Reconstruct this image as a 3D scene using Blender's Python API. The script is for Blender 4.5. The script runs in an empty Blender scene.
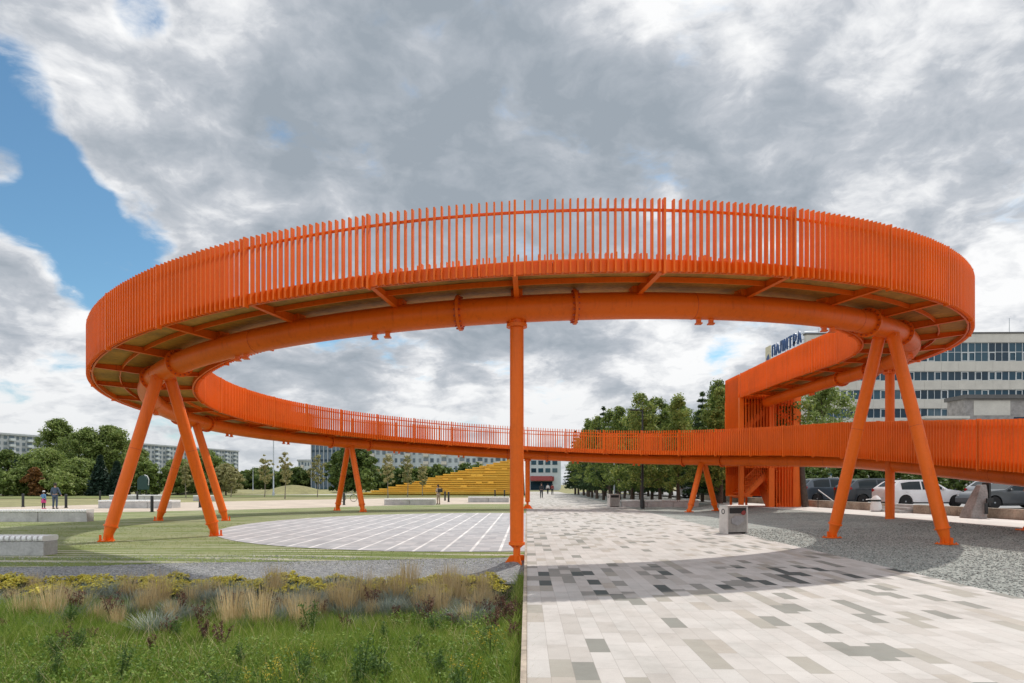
import bpy, bmesh, math, random
import numpy as np
from mathutils import Vector, Matrix
random.seed(7)
RNG = np.random.default_rng(11)
PI = math.pi
scene = bpy.context.scene
COL = scene.collection

# ------------------------------------------------------------------ helpers
def link(o):
    COL.objects.link(o); return o

def thing(name, label, cat, loc=(0, 0, 0), rotz=0.0, group=None):
    o = link(bpy.data.objects.new(name, None))
    o.empty_display_size = 0.2
    o.location = loc; o.rotation_euler = (0, 0, rotz)
    o['label'] = label; o['category'] = cat
    if group: o['group'] = group
    return o

def tag(o, label, cat, group=None, kind=None):
    o['label'] = label; o['category'] = cat
    if group: o['group'] = group
    if kind: o['kind'] = kind
    return o

def copy_tree(src, loc, rotz=0.0, scale=1.0, label=None, parent=None):
    c = src.copy(); link(c)
    if parent is None:
        c.location = loc; c.rotation_euler = (0, 0, rotz)
        c.scale = (scale, scale, scale) if not hasattr(scale, '__len__') else scale
        if label: c['label'] = label
    else:
        c.parent = parent
    for ch in list(src.children):
        copy_tree(ch, None, parent=c)
    return c

class MB:
    """collects polygons and links them as one mesh object"""
    def __init__(s): s.v = []; s.f = []
    def add(s, vs, fs):
        n = len(s.v); s.v += [tuple(p) for p in vs]; s.f += [tuple(i + n for i in f) for f in fs]
        return s
    def box(s, c, d, rz=0.0, M=None):
        x, y, z = d[0] / 2, d[1] / 2, d[2] / 2
        vs = [Vector(p) for p in ((-x,-y,-z),(x,-y,-z),(x,y,-z),(-x,y,-z),(-x,-y,z),(x,-y,z),(x,y,z),(-x,y,z))]
        if M is None: M = Matrix.Rotation(rz, 3, 'Z')
        vs = [M @ p + Vector(c) for p in vs]
        return s.add(vs, [(3,2,1,0),(4,5,6,7),(0,1,5,4),(1,2,6,5),(2,3,7,6),(3,0,4,7)])
    def bx(s, x0, x1, y0, y1, z0, z1):
        return s.box(((x0+x1)/2, (y0+y1)/2, (z0+z1)/2), (x1-x0, y1-y0, z1-z0))
    def bar(s, a, b, w, h, up=(0, 0, 1)):
        a = Vector(a); b = Vector(b); d = (b - a); L = d.length; d.normalize()
        u = Vector(up); r = d.cross(u)
        if r.length < 1e-5: r = d.cross(Vector((1, 0, 0)))
        r.normalize(); u = r.cross(d)
        M = Matrix((r, d, u)).transposed()
        return s.box((a + b) / 2, (w, L, h), M=M)
    def tube(s, pts, rad, n=12, closed=False, caps=True):
        pts = [Vector(p) for p in pts]; N = len(pts)
        rads = rad if hasattr(rad, '__len__') else [rad] * N
        base = len(s.v); prev = None
        for i in range(N):
            if closed: t = pts[(i + 1) % N] - pts[i - 1]
            else: t = pts[min(i + 1, N - 1)] - pts[max(i - 1, 0)]
            t.normalize()
            if prev is None:
                a = Vector((0, 0, 1)) if abs(t.z) < 0.95 else Vector((1, 0, 0))
            else: a = prev
            r = (a - t * a.dot(t)); r.normalize(); prev = r
            q = t.cross(r)
            for k in range(n):
                an = 2 * PI * k / n
                s.v.append(tuple(pts[i] + (r * math.cos(an) + q * math.sin(an)) * rads[i]))
        for i in range(N if closed else N - 1):
            j = (i + 1) % N
            for k in range(n):
                k2 = (k + 1) % n
                s.f.append((base + i*n + k, base + i*n + k2, base + j*n + k2, base + j*n + k))
        if caps and not closed:
            s.f.append(tuple(base + k for k in range(n))[::-1])
            s.f.append(tuple(base + (N-1)*n + k for k in range(n)))
        return s
    def lathe(s, prof, n=16, c=(0, 0, 0), M=None):
        base = len(s.v); P = len(prof); M = M or Matrix.Identity(3)
        for r, z in prof:
            for k in range(n):
                a = 2 * PI * k / n
                s.v.append(tuple(M @ Vector((r*math.cos(a), r*math.sin(a), z)) + Vector(c)))
        for i in range(P - 1):
            for k in range(n):
                k2 = (k + 1) % n
                s.f.append((base+i*n+k, base+i*n+k2, base+(i+1)*n+k2, base+(i+1)*n+k))
        s.f.append(tuple(base + k for k in range(n))[::-1])
        s.f.append(tuple(base + (P-1)*n + k for k in range(n)))
        return s
    def prism(s, poly, axis, a, b):
        """poly of 2-tuples in the plane normal to axis, extruded from a to b"""
        n = len(poly)
        def P(p, t):
            return {'x': (t, p[0], p[1]), 'y': (p[0], t, p[1]), 'z': (p[0], p[1], t)}[axis]
        vs = [P(p, a) for p in poly] + [P(p, b) for p in poly]
        fs = [tuple(range(n))[::-1], tuple(range(n, 2*n))]
        fs += [(i, (i+1) % n, n + (i+1) % n, n + i) for i in range(n)]
        return s.add(vs, fs)
    def build(s, name, mat, parent=None, off=(0, 0, 0), smooth=False, bevel=0.0):
        me = bpy.data.meshes.new(name)
        o = Vector(off)
        me.from_pydata([tuple(Vector(p) - o) for p in s.v], [], s.f)
        bm = bmesh.new(); bm.from_mesh(me)
        bmesh.ops.recalc_face_normals(bm, faces=bm.faces); bm.to_mesh(me); bm.free()
        if smooth:
            for p in me.polygons: p.use_smooth = True
            try: me.set_sharp_from_angle(angle=math.radians(40))
            except Exception: pass
        ob = link(bpy.data.objects.new(name, me))
        if mat: me.materials.append(mat)
        if parent is not None: ob.parent = parent
        if bevel > 0:
            m = ob.modifiers.new('bevel', 'BEVEL'); m.width = bevel; m.segments = 2; m.limit_method = 'ANGLE'
        return ob

def np_mesh(name, V, quads, mat, parent=None, tris=None):
    """fast mesh from numpy arrays"""
    me = bpy.data.meshes.new(name)
    nq = 0 if quads is None else len(quads); nt = 0 if tris is None else len(tris)
    me.vertices.add(len(V)); me.vertices.foreach_set('co', np.asarray(V, dtype=np.float32).ravel())
    idx = []; tot = []
    if nq: idx.append(np.asarray(quads, dtype=np.int32).ravel()); tot.append(np.full(nq, 4))
    if nt: idx.append(np.asarray(tris, dtype=np.int32).ravel()); tot.append(np.full(nt, 3))
    idx = np.concatenate(idx); tot = np.concatenate(tot).astype(np.int32)
    st = np.concatenate([[0], np.cumsum(tot)[:-1]]).astype(np.int32)
    me.loops.add(len(idx)); me.loops.foreach_set('vertex_index', idx)
    me.polygons.add(len(tot)); me.polygons.foreach_set('loop_start', st); me.polygons.foreach_set('loop_total', tot)
    me.update(calc_edges=True)
    me.materials.append(mat)
    ob = link(bpy.data.objects.new(name, me))
    if parent is not None: ob.parent = parent
    return ob

# ------------------------------------------------------------------ materials
def newmat(name):
    m = bpy.data.materials.new(name); m.use_nodes = True
    nt = m.node_tree; b = nt.nodes['Principled BSDF']
    return m, nt, b

def node(nt, t, **kw):
    n = nt.nodes.new(t)
    for k, v in kw.items():
        if k.startswith('i_'):
            key = k[2:]
            n.inputs[int(key) if key.isdigit() else key].default_value = v
        else: setattr(n, k, v)
    return n

def math_n(nt, op, a, b=None, c=None, clamp=False):
    n = nt.nodes.new('ShaderNodeMath'); n.operation = op; n.use_clamp = clamp
    for i, x in enumerate((a, b, c)):
        if x is None: continue
        if isinstance(x, (int, float)): n.inputs[i].default_value = x
        else: nt.links.new(x, n.inputs[i])
    return n.outputs[0]

def ramp(nt, fac, stops, interp='LINEAR'):
    r = nt.nodes.new('ShaderNodeValToRGB'); cr = r.color_ramp; cr.interpolation = interp
    while len(cr.elements) < len(stops): cr.elements.new(0.5)
    for e, (p, c) in zip(cr.elements, stops):
        e.position = p; e.color = (c[0], c[1], c[2], 1)
    if fac is not None: nt.links.new(fac, r.inputs[0])
    return r.outputs[0]

def mixc(nt, fac, a, b, mode='MIX'):
    n = nt.nodes.new('ShaderNodeMix'); n.data_type = 'RGBA'; n.blend_type = mode
    for sock, x in ((n.inputs[0], fac), (n.inputs[6], a), (n.inputs[7], b)):
        if isinstance(x, (int, float)): sock.default_value = x
        elif isinstance(x, tuple): sock.default_value = (x[0], x[1], x[2], 1)
        else: nt.links.new(x, sock)
    return n.outputs[2]

def noise(nt, vec, scale, detail=4, rough=0.55, dim='3D'):
    n = nt.nodes.new('ShaderNodeTexNoise'); n.noise_dimensions = dim
    n.inputs['Scale'].default_value = scale; n.inputs['Detail'].default_value = detail
    n.inputs['Roughness'].default_value = rough
    if vec is not None: nt.links.new(vec, n.inputs['Vector'])
    return n.outputs[0]

def bump(nt, b, h, strength=0.3, dist=0.01):
    n = nt.nodes.new('ShaderNodeBump'); n.inputs['Strength'].default_value = strength
    n.inputs['Distance'].default_value = dist
    nt.links.new(h, n.inputs['Height']); nt.links.new(n.outputs[0], b.inputs['Normal'])

def plain(name, c, rough=0.6, metal=0.0, var=0.12, scale=3.0, bmp=0.0, bscale=60, spec=0.5, world=False):
    """base colour broken up by two scales of noise"""
    m, nt, b = newmat(name)
    vec = node(nt, 'ShaderNodeNewGeometry').outputs['Position'] if world else node(nt, 'ShaderNodeTexCoord').outputs['Object']
    n1 = noise(nt, vec, scale, 5, 0.6); n2 = noise(nt, vec, scale * 9, 3, 0.6)
    s = math_n(nt, 'ADD', math_n(nt, 'MULTIPLY', n1, 0.65), math_n(nt, 'MULTIPLY', n2, 0.35))
    lo = tuple(x * (1 - var * 2) for x in c); hi = tuple(min(1, x * (1 + var * 2)) for x in c)
    nt.links.new(ramp(nt, s, [(0.3, lo), (0.7, hi)]), b.inputs['Base Color'])
    b.inputs['Roughness'].default_value = rough; b.inputs['Metallic'].default_value = metal
    b.inputs['Specular IOR Level'].default_value = spec
    if bmp: bump(nt, b, noise(nt, vec, bscale, 4, 0.6), bmp, 0.02)
    return m

def leafmat(name, cols, transl=0.25, rough=0.55):
    """leaf colour picked per leaf, with larger clumps of lighter and darker growth"""
    m, nt, b = newmat(name)
    g = node(nt, 'ShaderNodeNewGeometry')
    oi = node(nt, 'ShaderNodeObjectInfo')
    tc = node(nt, 'ShaderNodeTexCoord').outputs['Object']
    n1 = noise(nt, tc, 0.9, 2)
    f = math_n(nt, 'ADD', math_n(nt, 'MULTIPLY', g.outputs['Random Per Island'], 0.55),
               math_n(nt, 'MULTIPLY', n1, 0.45))
    f = math_n(nt, 'ADD', f, math_n(nt, 'MULTIPLY', math_n(nt, 'SUBTRACT', oi.outputs['Random'], 0.5), 0.22))
    k = len(cols)
    c = ramp(nt, f, [(0.12 + 0.76 * i / (k - 1), x) for i, x in enumerate(cols)])
    nt.links.new(c, b.inputs['Base Color']); b.inputs['Roughness'].default_value = rough
    b.inputs['Specular IOR Level'].default_value = 0.3
    t = node(nt, 'ShaderNodeBsdfTranslucent'); nt.links.new(c, t.inputs['Color'])
    mx = node(nt, 'ShaderNodeMixShader'); mx.inputs[0].default_value = transl
    out = nt.nodes['Material Output']
    nt.links.new(b.outputs[0], mx.inputs[1]); nt.links.new(t.outputs[0], mx.inputs[2]); nt.links.new(mx.outputs[0], out.inputs['Surface'])
    return m

M = {}
ORANGE = (0.85, 0.152, 0.009)
def orange_paint():
    m, nt, b = newmat('orange_paint')
    vec = node(nt, 'ShaderNodeNewGeometry').outputs['Position']
    n1 = noise(nt, vec, 0.5, 6, 0.65); n2 = noise(nt, vec, 14, 4, 0.7)
    s = math_n(nt, 'ADD', math_n(nt, 'MULTIPLY', n1, 0.7), math_n(nt, 'MULTIPLY', n2, 0.3))
    c = ramp(nt, s, [(0.25, tuple(x * 0.76 for x in ORANGE)), (0.55, ORANGE), (0.8, (0.82, 0.15, 0.02))])
    # thin rain streaks running down the paint
    mp = node(nt, 'ShaderNodeMapping'); mp.inputs['Scale'].default_value = (5, 5, 0.25)
    nt.links.new(vec, mp.inputs['Vector'])
    st = noise(nt, mp.outputs[0], 1.5, 5, 0.7)
    c = mixc(nt, math_n(nt, 'MULTIPLY', ramp(nt, st, [(0.54, (0,0,0)), (0.70, (1,1,1))]), 0.30), c, (0.40, 0.055, 0.008))
    nt.links.new(c, b.inputs['Base Color']); b.inputs['Roughness'].default_value = 0.42
    b.inputs['Specular IOR Level'].default_value = 0.25
    bump(nt, b, n2, 0.05, 0.01)
    return m
M['orange'] = orange_paint()
M['soffit'] = plain('ochre_soffit_board', (0.42, 0.21, 0.03), 0.7, var=0.3, scale=0.8, world=True)
M['deck'] = plain('deck_boards', (0.28, 0.2, 0.13), 0.75, var=0.2)
M['bolt'] = plain('orange_bolts', (0.45, 0.06, 0.01), 0.5)
M['concrete'] = plain('bench_concrete', (0.46, 0.455, 0.44), 0.85, var=0.16, scale=2.2, bmp=0.25)
M['wallconc'] = plain('stained_concrete', (0.36, 0.30, 0.235), 0.9, var=0.3, scale=1.3, bmp=0.35, world=True)
M['greyconc'] = plain('weathered_grey_concrete', (0.30, 0.28, 0.265), 0.9, var=0.22, scale=1.5, bmp=0.4)
M['white'] = plain('white_slats', (0.78, 0.775, 0.76), 0.55, var=0.06)
M['black'] = plain('black_metal', (0.018, 0.02, 0.02), 0.5)
M['steel'] = plain('brushed_steel', (0.62, 0.61, 0.58), 0.3, 1.0, 0.06)
M['mirror'] = plain('dull_steel_sheet', (0.40, 0.41, 0.39), 0.42, 0.55, 0.15)
M['galv'] = plain('galvanised_steel', (0.42, 0.45, 0.47), 0.45, 0.6)
M['greenpaint'] = plain('dark_green_paint', (0.012, 0.05, 0.045), 0.45)
M['bark'] = plain('brown_bark', (0.085, 0.06, 0.045), 0.9, var=0.3, scale=6, bmp=0.6, bscale=25)
M['palebark'] = plain('pale_bark', (0.22, 0.19, 0.15), 0.9, var=0.3, scale=6, bmp=0.5, bscale=25)
def glassmat(name, stops, rough, spec):
    m, nt, b = newmat(name)
    r = node(nt, 'ShaderNodeObjectInfo').outputs['Random']
    n = noise(nt, node(nt, 'ShaderNodeTexCoord').outputs['Object'], .5, 4)
    f = math_n(nt, 'ADD', math_n(nt, 'MULTIPLY', r, .7), math_n(nt, 'MULTIPLY', n, .3))
    nt.links.new(ramp(nt, f, stops), b.inputs['Base Color'])
    b.inputs['Roughness'].default_value = rough; b.inputs['Specular IOR Level'].default_value = spec
    return m
M['glass'] = glassmat('blue_window_glass', [(.1, (.006, .022, .04)), (.5, (.014, .05, .08)), (.75, (.03, .085, .12)), (.9, (.12, .16, .18))], .1, .3)
M['farglass'] = glassmat('greyish_window_glass', [(.15, (.07, .10, .125)), (.5, (.14, .18, .215)), (.85, (.25, .28, .30))], .25, .3)
M['panel'] = plain('cream_facade_panel', (0.56, 0.53, 0.47), 0.8, var=0.07, scale=0.6)
M['frame'] = plain('white_window_frame', (0.6, 0.62, 0.62), 0.5, var=0.05)
M['slabwall'] = plain('pale_grey_facade', (0.34, 0.37, 0.40), 0.85, var=0.12, scale=0.1)
M['midwall'] = plain('bluish_white_facade', (0.47, 0.52, 0.55), 0.85, var=0.1, scale=0.1)
M['roof'] = plain('dark_roof_felt', (0.12, 0.115, 0.11), 0.9)
M['blueglass'] = plain('blue_curtain_wall', (0.05, 0.10, 0.15), 0.15, var=0.3, scale=0.1, spec=0.8)
M['bluesign'] = plain('blue_letter_paint', (0.012, 0.06, 0.19), 0.4)
M['cream'] = plain('cream_sign_board', (0.62, 0.56, 0.40), 0.5)
M['red'] = plain('red_awning', (0.26, 0.045, 0.04), 0.7)
M['weld'] = plain('orange_weld_seam', (0.60, 0.085, 0.008), 0.6, scale=20)
M['leaf_dark'] = leafmat('dark_green_leaves', [(0.028,0.055,0.014),(0.075,0.125,0.027),(0.135,0.185,0.042),(0.21,0.26,0.065)], 0.32)
M['leaf_mid'] = leafmat('mid_green_leaves', [(0.06,0.10,0.026),(0.155,0.22,0.05),(0.25,0.32,0.085),(0.38,0.42,0.15)], 0.4)
M['leaf_pale'] = leafmat('pale_yellow_green_leaves', [(0.13,0.145,0.06),(0.25,0.25,0.10),(0.37,0.34,0.15),(0.46,0.41,0.2)], 0.3)
M['leaf_grove'] = leafmat('grove_leaves', [(0.045,0.085,0.024),(0.125,0.19,0.042),(0.24,0.30,0.068),(0.40,0.44,0.12)], 0.42)
M['leaf_blue'] = leafmat('blue_green_needles', [(0.010,0.024,0.016),(0.022,0.05,0.03),(0.045,0.08,0.05)], 0.08)
M['leaf_spruce'] = leafmat('spruce_needles', [(0.014,0.036,0.014),(0.04,0.08,0.024),(0.09,0.14,0.04)], 0.2)
M['leaf_orange'] = leafmat('autumn_leaves', [(0.10,0.055,0.02),(0.22,0.10,0.03),(0.33,0.17,0.05)], 0.2)
M['grass'] = leafmat('meadow_grass', [(0.07,0.145,0.018),(0.17,0.27,0.033),(0.27,0.36,0.06),(0.50,0.48,0.17)], 0.4)
M['fescue'] = leafmat('blue_fescue', [(0.16,0.195,0.165),(0.26,0.30,0.24),(0.38,0.40,0.31)], 0.2)
M['tan'] = leafmat('dry_feather_grass', [(0.40,0.29,0.14),(0.60,0.47,0.25),(0.74,0.61,0.38)], 0.35)
M['sedum'] = leafmat('yellow_flower_heads', [(0.42,0.36,0.04),(0.66,0.56,0.06),(0.78,0.70,0.16)], 0.15)
M['sedumleaf'] = leafmat('sedum_leaves', [(0.02,0.045,0.014),(0.05,0.085,0.02),(0.09,0.13,0.03)], 0.15)
M['dock'] = leafmat('dark_red_seed_heads', [(0.06,0.024,0.016),(0.13,0.055,0.036),(0.22,0.115,0.075)], 0.2)
M['weed'] = leafmat('weed_leaves', [(0.034,0.08,0.018),(0.085,0.155,0.032),(0.16,0.23,0.06)], 0.3)
M['wildyellow'] = leafmat('yellow_blossom', [(0.35,0.27,0.02),(0.55,0.42,0.04),(0.65,0.52,0.09)], 0.2)
M['turf'] = leafmat('lawn_turf_blades', [(0.12,0.175,0.028),(0.195,0.245,0.05),(0.28,0.305,0.09),(0.38,0.36,0.16)], 0.3)
M['clover'] = leafmat('small_meadow_leaves', [(0.06,0.135,0.022),(0.155,0.26,0.038),(0.26,0.35,0.07),(0.42,0.44,0.16)], 0.35)
# ------------------------------------------------------------------ camera, sun, sky
F = 670.0; HOR = 484.5; EYE = 1.6
def at(px, depth, py=None):
    """world point seen at a pixel of the photograph, for a known distance"""
    x = (px - 512) / F * depth
    return (x, depth) if py is None else (x, depth, EYE + (HOR - py) / F * depth)

cam = link(bpy.data.objects.new('camera', bpy.data.cameras.new('camera')))
cam.location = (0, 0, EYE); cam.rotation_euler = (PI / 2, 0, 0)
cam.data.sensor_width = 36; cam.data.lens = F * 36 / 1024
cam.data.shift_y = (HOR - 341.5) / 1024
cam.data.clip_start = 0.1; cam.data.clip_end = 6000
scene.camera = cam

SUN = Vector((0.47, 0.62, 1.0)).normalized()
sun = link(bpy.data.objects.new('sun', bpy.data.lights.new('sun', 'SUN')))
sun.data.energy = 2.95; sun.data.angle = math.radians(0.55); sun.data.color = (1.0, 0.95, 0.88)
sun.rotation_euler = SUN.to_track_quat('Z', 'Y').to_euler(); sun.location = (30, 30, 60)

world = bpy.data.worlds.new('World'); scene.world = world; world.use_nodes = True
def build_sky():
    nt = world.node_tree; nt.nodes.clear()
    out = node(nt, 'ShaderNodeOutputWorld'); bg = node(nt, 'ShaderNodeBackground')
    sky = node(nt, 'ShaderNodeTexSky', sky_type='NISHITA', sun_disc=False)
    sky.sun_elevation = math.asin(SUN.z); sky.sun_rotation = math.atan2(SUN.x, SUN.y)
    sky.altitude = 100; sky.air_density = 1.0; sky.dust_density = 0.6; sky.ozone_density = 1.5
    d = node(nt, 'ShaderNodeTexCoord').outputs['Generated']
    sx = node(nt, 'ShaderNodeSeparateXYZ'); nt.links.new(d, sx.inputs[0])
    X, Y, Z = sx.outputs
    dv = node(nt, 'ShaderNodeVectorMath', operation='SCALE'); nt.links.new(d, dv.inputs[0])
    nt.links.new(math_n(nt, 'DIVIDE', 1.0, math_n(nt, 'MAXIMUM', math_n(nt, 'ADD', Z, 0.42), 0.3)), dv.inputs['Scale'])
    mp = node(nt, 'ShaderNodeMapping'); mp.inputs['Scale'].default_value = (1.0, 1.0, 1.8); mp.inputs['Location'].default_value = (7.3, 2.4, 4.1)
    nt.links.new(dv.outputs[0], mp.inputs['Vector'])
    wn = node(nt, 'ShaderNodeTexNoise'); wn.inputs['Scale'].default_value = 5.0; wn.inputs['Detail'].default_value = 5
    nt.links.new(mp.outputs[0], wn.inputs['Vector'])
    v = node(nt, 'ShaderNodeVectorMath', operation='MULTIPLY_ADD'); nt.links.new(wn.outputs['Color'], v.inputs[0])
    v.inputs[1].default_value = (0.13, 0.13, 0.13); nt.links.new(mp.outputs[0], v.inputs[2])
    P2 = v.outputs[0]
    big = noise(nt, P2, 3.1, 12, 0.57)
    # the same field looked up a step towards the sun: difference = which side of a billow is lit
    vs = node(nt, 'ShaderNodeVectorMath', operation='ADD'); nt.links.new(P2, vs.inputs[0]); vs.inputs[1].default_value = (0.02, 0.02, 0.065)
    lit = noise(nt, vs.outputs[0], 3.1, 12, 0.57)
    fine = noise(nt, P2, 5.5, 10, 0.60)
    def blob(px, py, rad, amp):
        q = Vector(((px - 512) / F, 1, (HOR - py) / F)).normalized()
        n = node(nt, 'ShaderNodeVectorMath', operation='DOT_PRODUCT'); nt.links.new(d, n.inputs[0]); n.inputs[1].default_value = q
        c1 = math.cos(rad / F * q.y)
        mr = node(nt, 'ShaderNodeMapRange', interpolation_type='SMOOTHSTEP'); nt.links.new(n.outputs['Value'], mr.inputs[0])
        mr.inputs[1].default_value = c1; mr.inputs[2].default_value = 1.0; mr.inputs[3].default_value = 0; mr.inputs[4].default_value = amp
        return mr.outputs[0]
    def total(lst):
        t = None
        for a in lst:
            b = blob(*a); t = b if t is None else math_n(nt, 'ADD', t, b)
        return t
    # where there is cloud at all
    cover = total([(3,80,60,-1.1),(16,122,70,-1.2),(38,185,75,-1.3),(72,226,66,-1.2),(104,262,60,-1.1),(132,286,50,-1.0),(140,10,40,-.9),(60,165,34,-.9),(90,212,36,-.9),(268,225,26,-.6),(253,250,34,-.9),(152,240,32,-.8),(2,205,30,-.6),
                   (905,258,40,-.8),(735,346,50,-.7),(700,356,50,-.5),(112,266,26,1.0),(4,164,26,1.2),(22,262,46,.8),(30,330,80,.6),(55,40,80,.5),(985,310,80,.5),(655,355,60,.5),
                   (300,120,200,.7),(430,30,60,.6),(700,120,420,.7),(480,380,200,.4)])
    low = node(nt, 'ShaderNodeMapRange', interpolation_type='SMOOTHSTEP'); nt.links.new(Z, low.inputs[0])
    low.inputs[1].default_value = 0.02; low.inputs[2].default_value = 0.22; low.inputs[3].default_value = .7; low.inputs[4].default_value = 0
    cover = math_n(nt, 'ADD', cover, low.outputs[0])
    dens = math_n(nt, 'ADD', math_n(nt, 'ADD', math_n(nt, 'MULTIPLY', math_n(nt, 'SUBTRACT', big, .5), 6.0), 0.72), cover)
    dens = math_n(nt, 'ADD', dens, math_n(nt, 'MULTIPLY', math_n(nt, 'SUBTRACT', fine, .5), 4.2))
    mr = node(nt, 'ShaderNodeMapRange', interpolation_type='SMOOTHSTEP'); nt.links.new(dens, mr.inputs[0])
    mr.inputs[1].default_value = -0.55; mr.inputs[2].default_value = 0.70
    mask = mr.outputs[0]
    # thick cloud has a grey base, thin edges and sunlit billows stay white
    thick = total([(360,200,180,.38),(480,85,150,.26),(560,200,200,.30),(240,180,130,.34),(430,20,130,.22),(690,200,150,.20),(880,180,130,.14),(430,345,130,.16),(300,365,100,.14),(580,335,70,.08),(420,405,70,-.16),(540,420,80,-.16),
                   (220,105,75,-.18),(130,110,80,-.12),(110,160,60,-.1),(405,85,45,-.20),(240,232,60,-.34),(320,215,50,-.20),(600,75,60,-.14),(720,75,75,-.16),(690,15,90,-.12),(870,60,70,-.18),(990,45,50,-.26),
                   (60,40,90,-.16),(30,330,170,-.28),(90,430,120,-.15),(980,290,90,-.30),(660,350,70,-.3),(560,412,80,-.25),(860,200,50,-.16),(420,410,60,-.2)])
    edge = node(nt, 'ShaderNodeMapRange'); nt.links.new(dens, edge.inputs[0]); edge.inputs[1].default_value = 0.05; edge.inputs[2].default_value = 1.1; edge.inputs[3].default_value = -.22; edge.inputs[4].default_value = .04
    t = math_n(nt, 'ADD', math_n(nt, 'MULTIPLY', math_n(nt, 'SUBTRACT', fine, 0.5), 1.15), edge.outputs[0])
    relief = math_n(nt, 'MULTIPLY', math_n(nt, 'SUBTRACT', big, lit), 3.1)
    t = math_n(nt, 'SUBTRACT', math_n(nt, 'ADD', t, math_n(nt, 'MULTIPLY', thick, .82)), relief)
    t = math_n(nt, 'SUBTRACT', t, math_n(nt, 'MULTIPLY', low.outputs[0], .16))
    t = math_n(nt, 'ADD', t, 0.42)
    cloud = ramp(nt, t, [(0.0, (8.9,8.95,9.0)), (0.24, (7.1,7.25,7.5)), (0.46, (5.0,5.3,5.75)), (0.70, (3.9,4.3,4.8)), (1.0, (3.1,3.55,4.05))])
    # unseen cloud behind the camera, opposite the sun, brightened to fill shaded faces
    bk = node(nt, 'ShaderNodeVectorMath', operation='DOT_PRODUCT'); nt.links.new(d, bk.inputs[0]); bk.inputs[1].default_value = Vector((-SUN.x * .6, -SUN.y, .12)).normalized()
    bm_ = node(nt, 'ShaderNodeMapRange', interpolation_type='SMOOTHSTEP'); nt.links.new(bk.outputs['Value'], bm_.inputs[0])
    bm_.inputs[1].default_value = -0.25; bm_.inputs[2].default_value = 0.8; bm_.inputs[3].default_value = 1.0; bm_.inputs[4].default_value = 1.8
    vb = node(nt, 'ShaderNodeVectorMath', operation='SCALE'); nt.links.new(cloud, vb.inputs[0]); nt.links.new(bm_.outputs[0], vb.inputs['Scale'])
    cloud = vb.outputs[0]
    # air brightens towards the horizon
    hz = node(nt, 'ShaderNodeMapRange', interpolation_type='SMOOTHSTEP'); nt.links.new(Z, hz.inputs[0])
    hz.inputs[1].default_value = 0.0; hz.inputs[2].default_value = 0.20; hz.inputs[3].default_value = 0.5; hz.inputs[4].default_value = 0.0
    skyc = mixc(nt, 1.0, sky.outputs[0], (0.80, 1.10, 1.14), 'MULTIPLY')
    c = mixc(nt, mask, skyc, cloud)
    c = mixc(nt, hz.outputs[0], c, (5.7, 6.0, 6.25))
    nt.links.new(c, bg.inputs[0]); bg.inputs[1].default_value = 0.1
    nt.links.new(bg.outputs[0], out.inputs[0])
build_sky()
scene.view_settings.view_transform = 'Standard'; scene.view_settings.look = 'None'
scene.view_settings.exposure = 0.14; scene.view_settings.gamma = 1.0

# ------------------------------------------------------------------ ground materials
TILT = math.radians(1.28)      # the promenade runs 1.28 degrees off the view axis
def pos_uv(nt):
    p = node(nt, 'ShaderNodeNewGeometry').outputs['Position']
    mp = node(nt, 'ShaderNodeMapping', vector_type='POINT'); mp.inputs['Rotation'].default_value = (0, 0, TILT)
    nt.links.new(p, mp.inputs['Vector'])
    s = node(nt, 'ShaderNodeSeparateXYZ'); nt.links.new(mp.outputs[0], s.inputs[0])
    return p, s.outputs[0], s.outputs[1]

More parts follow.
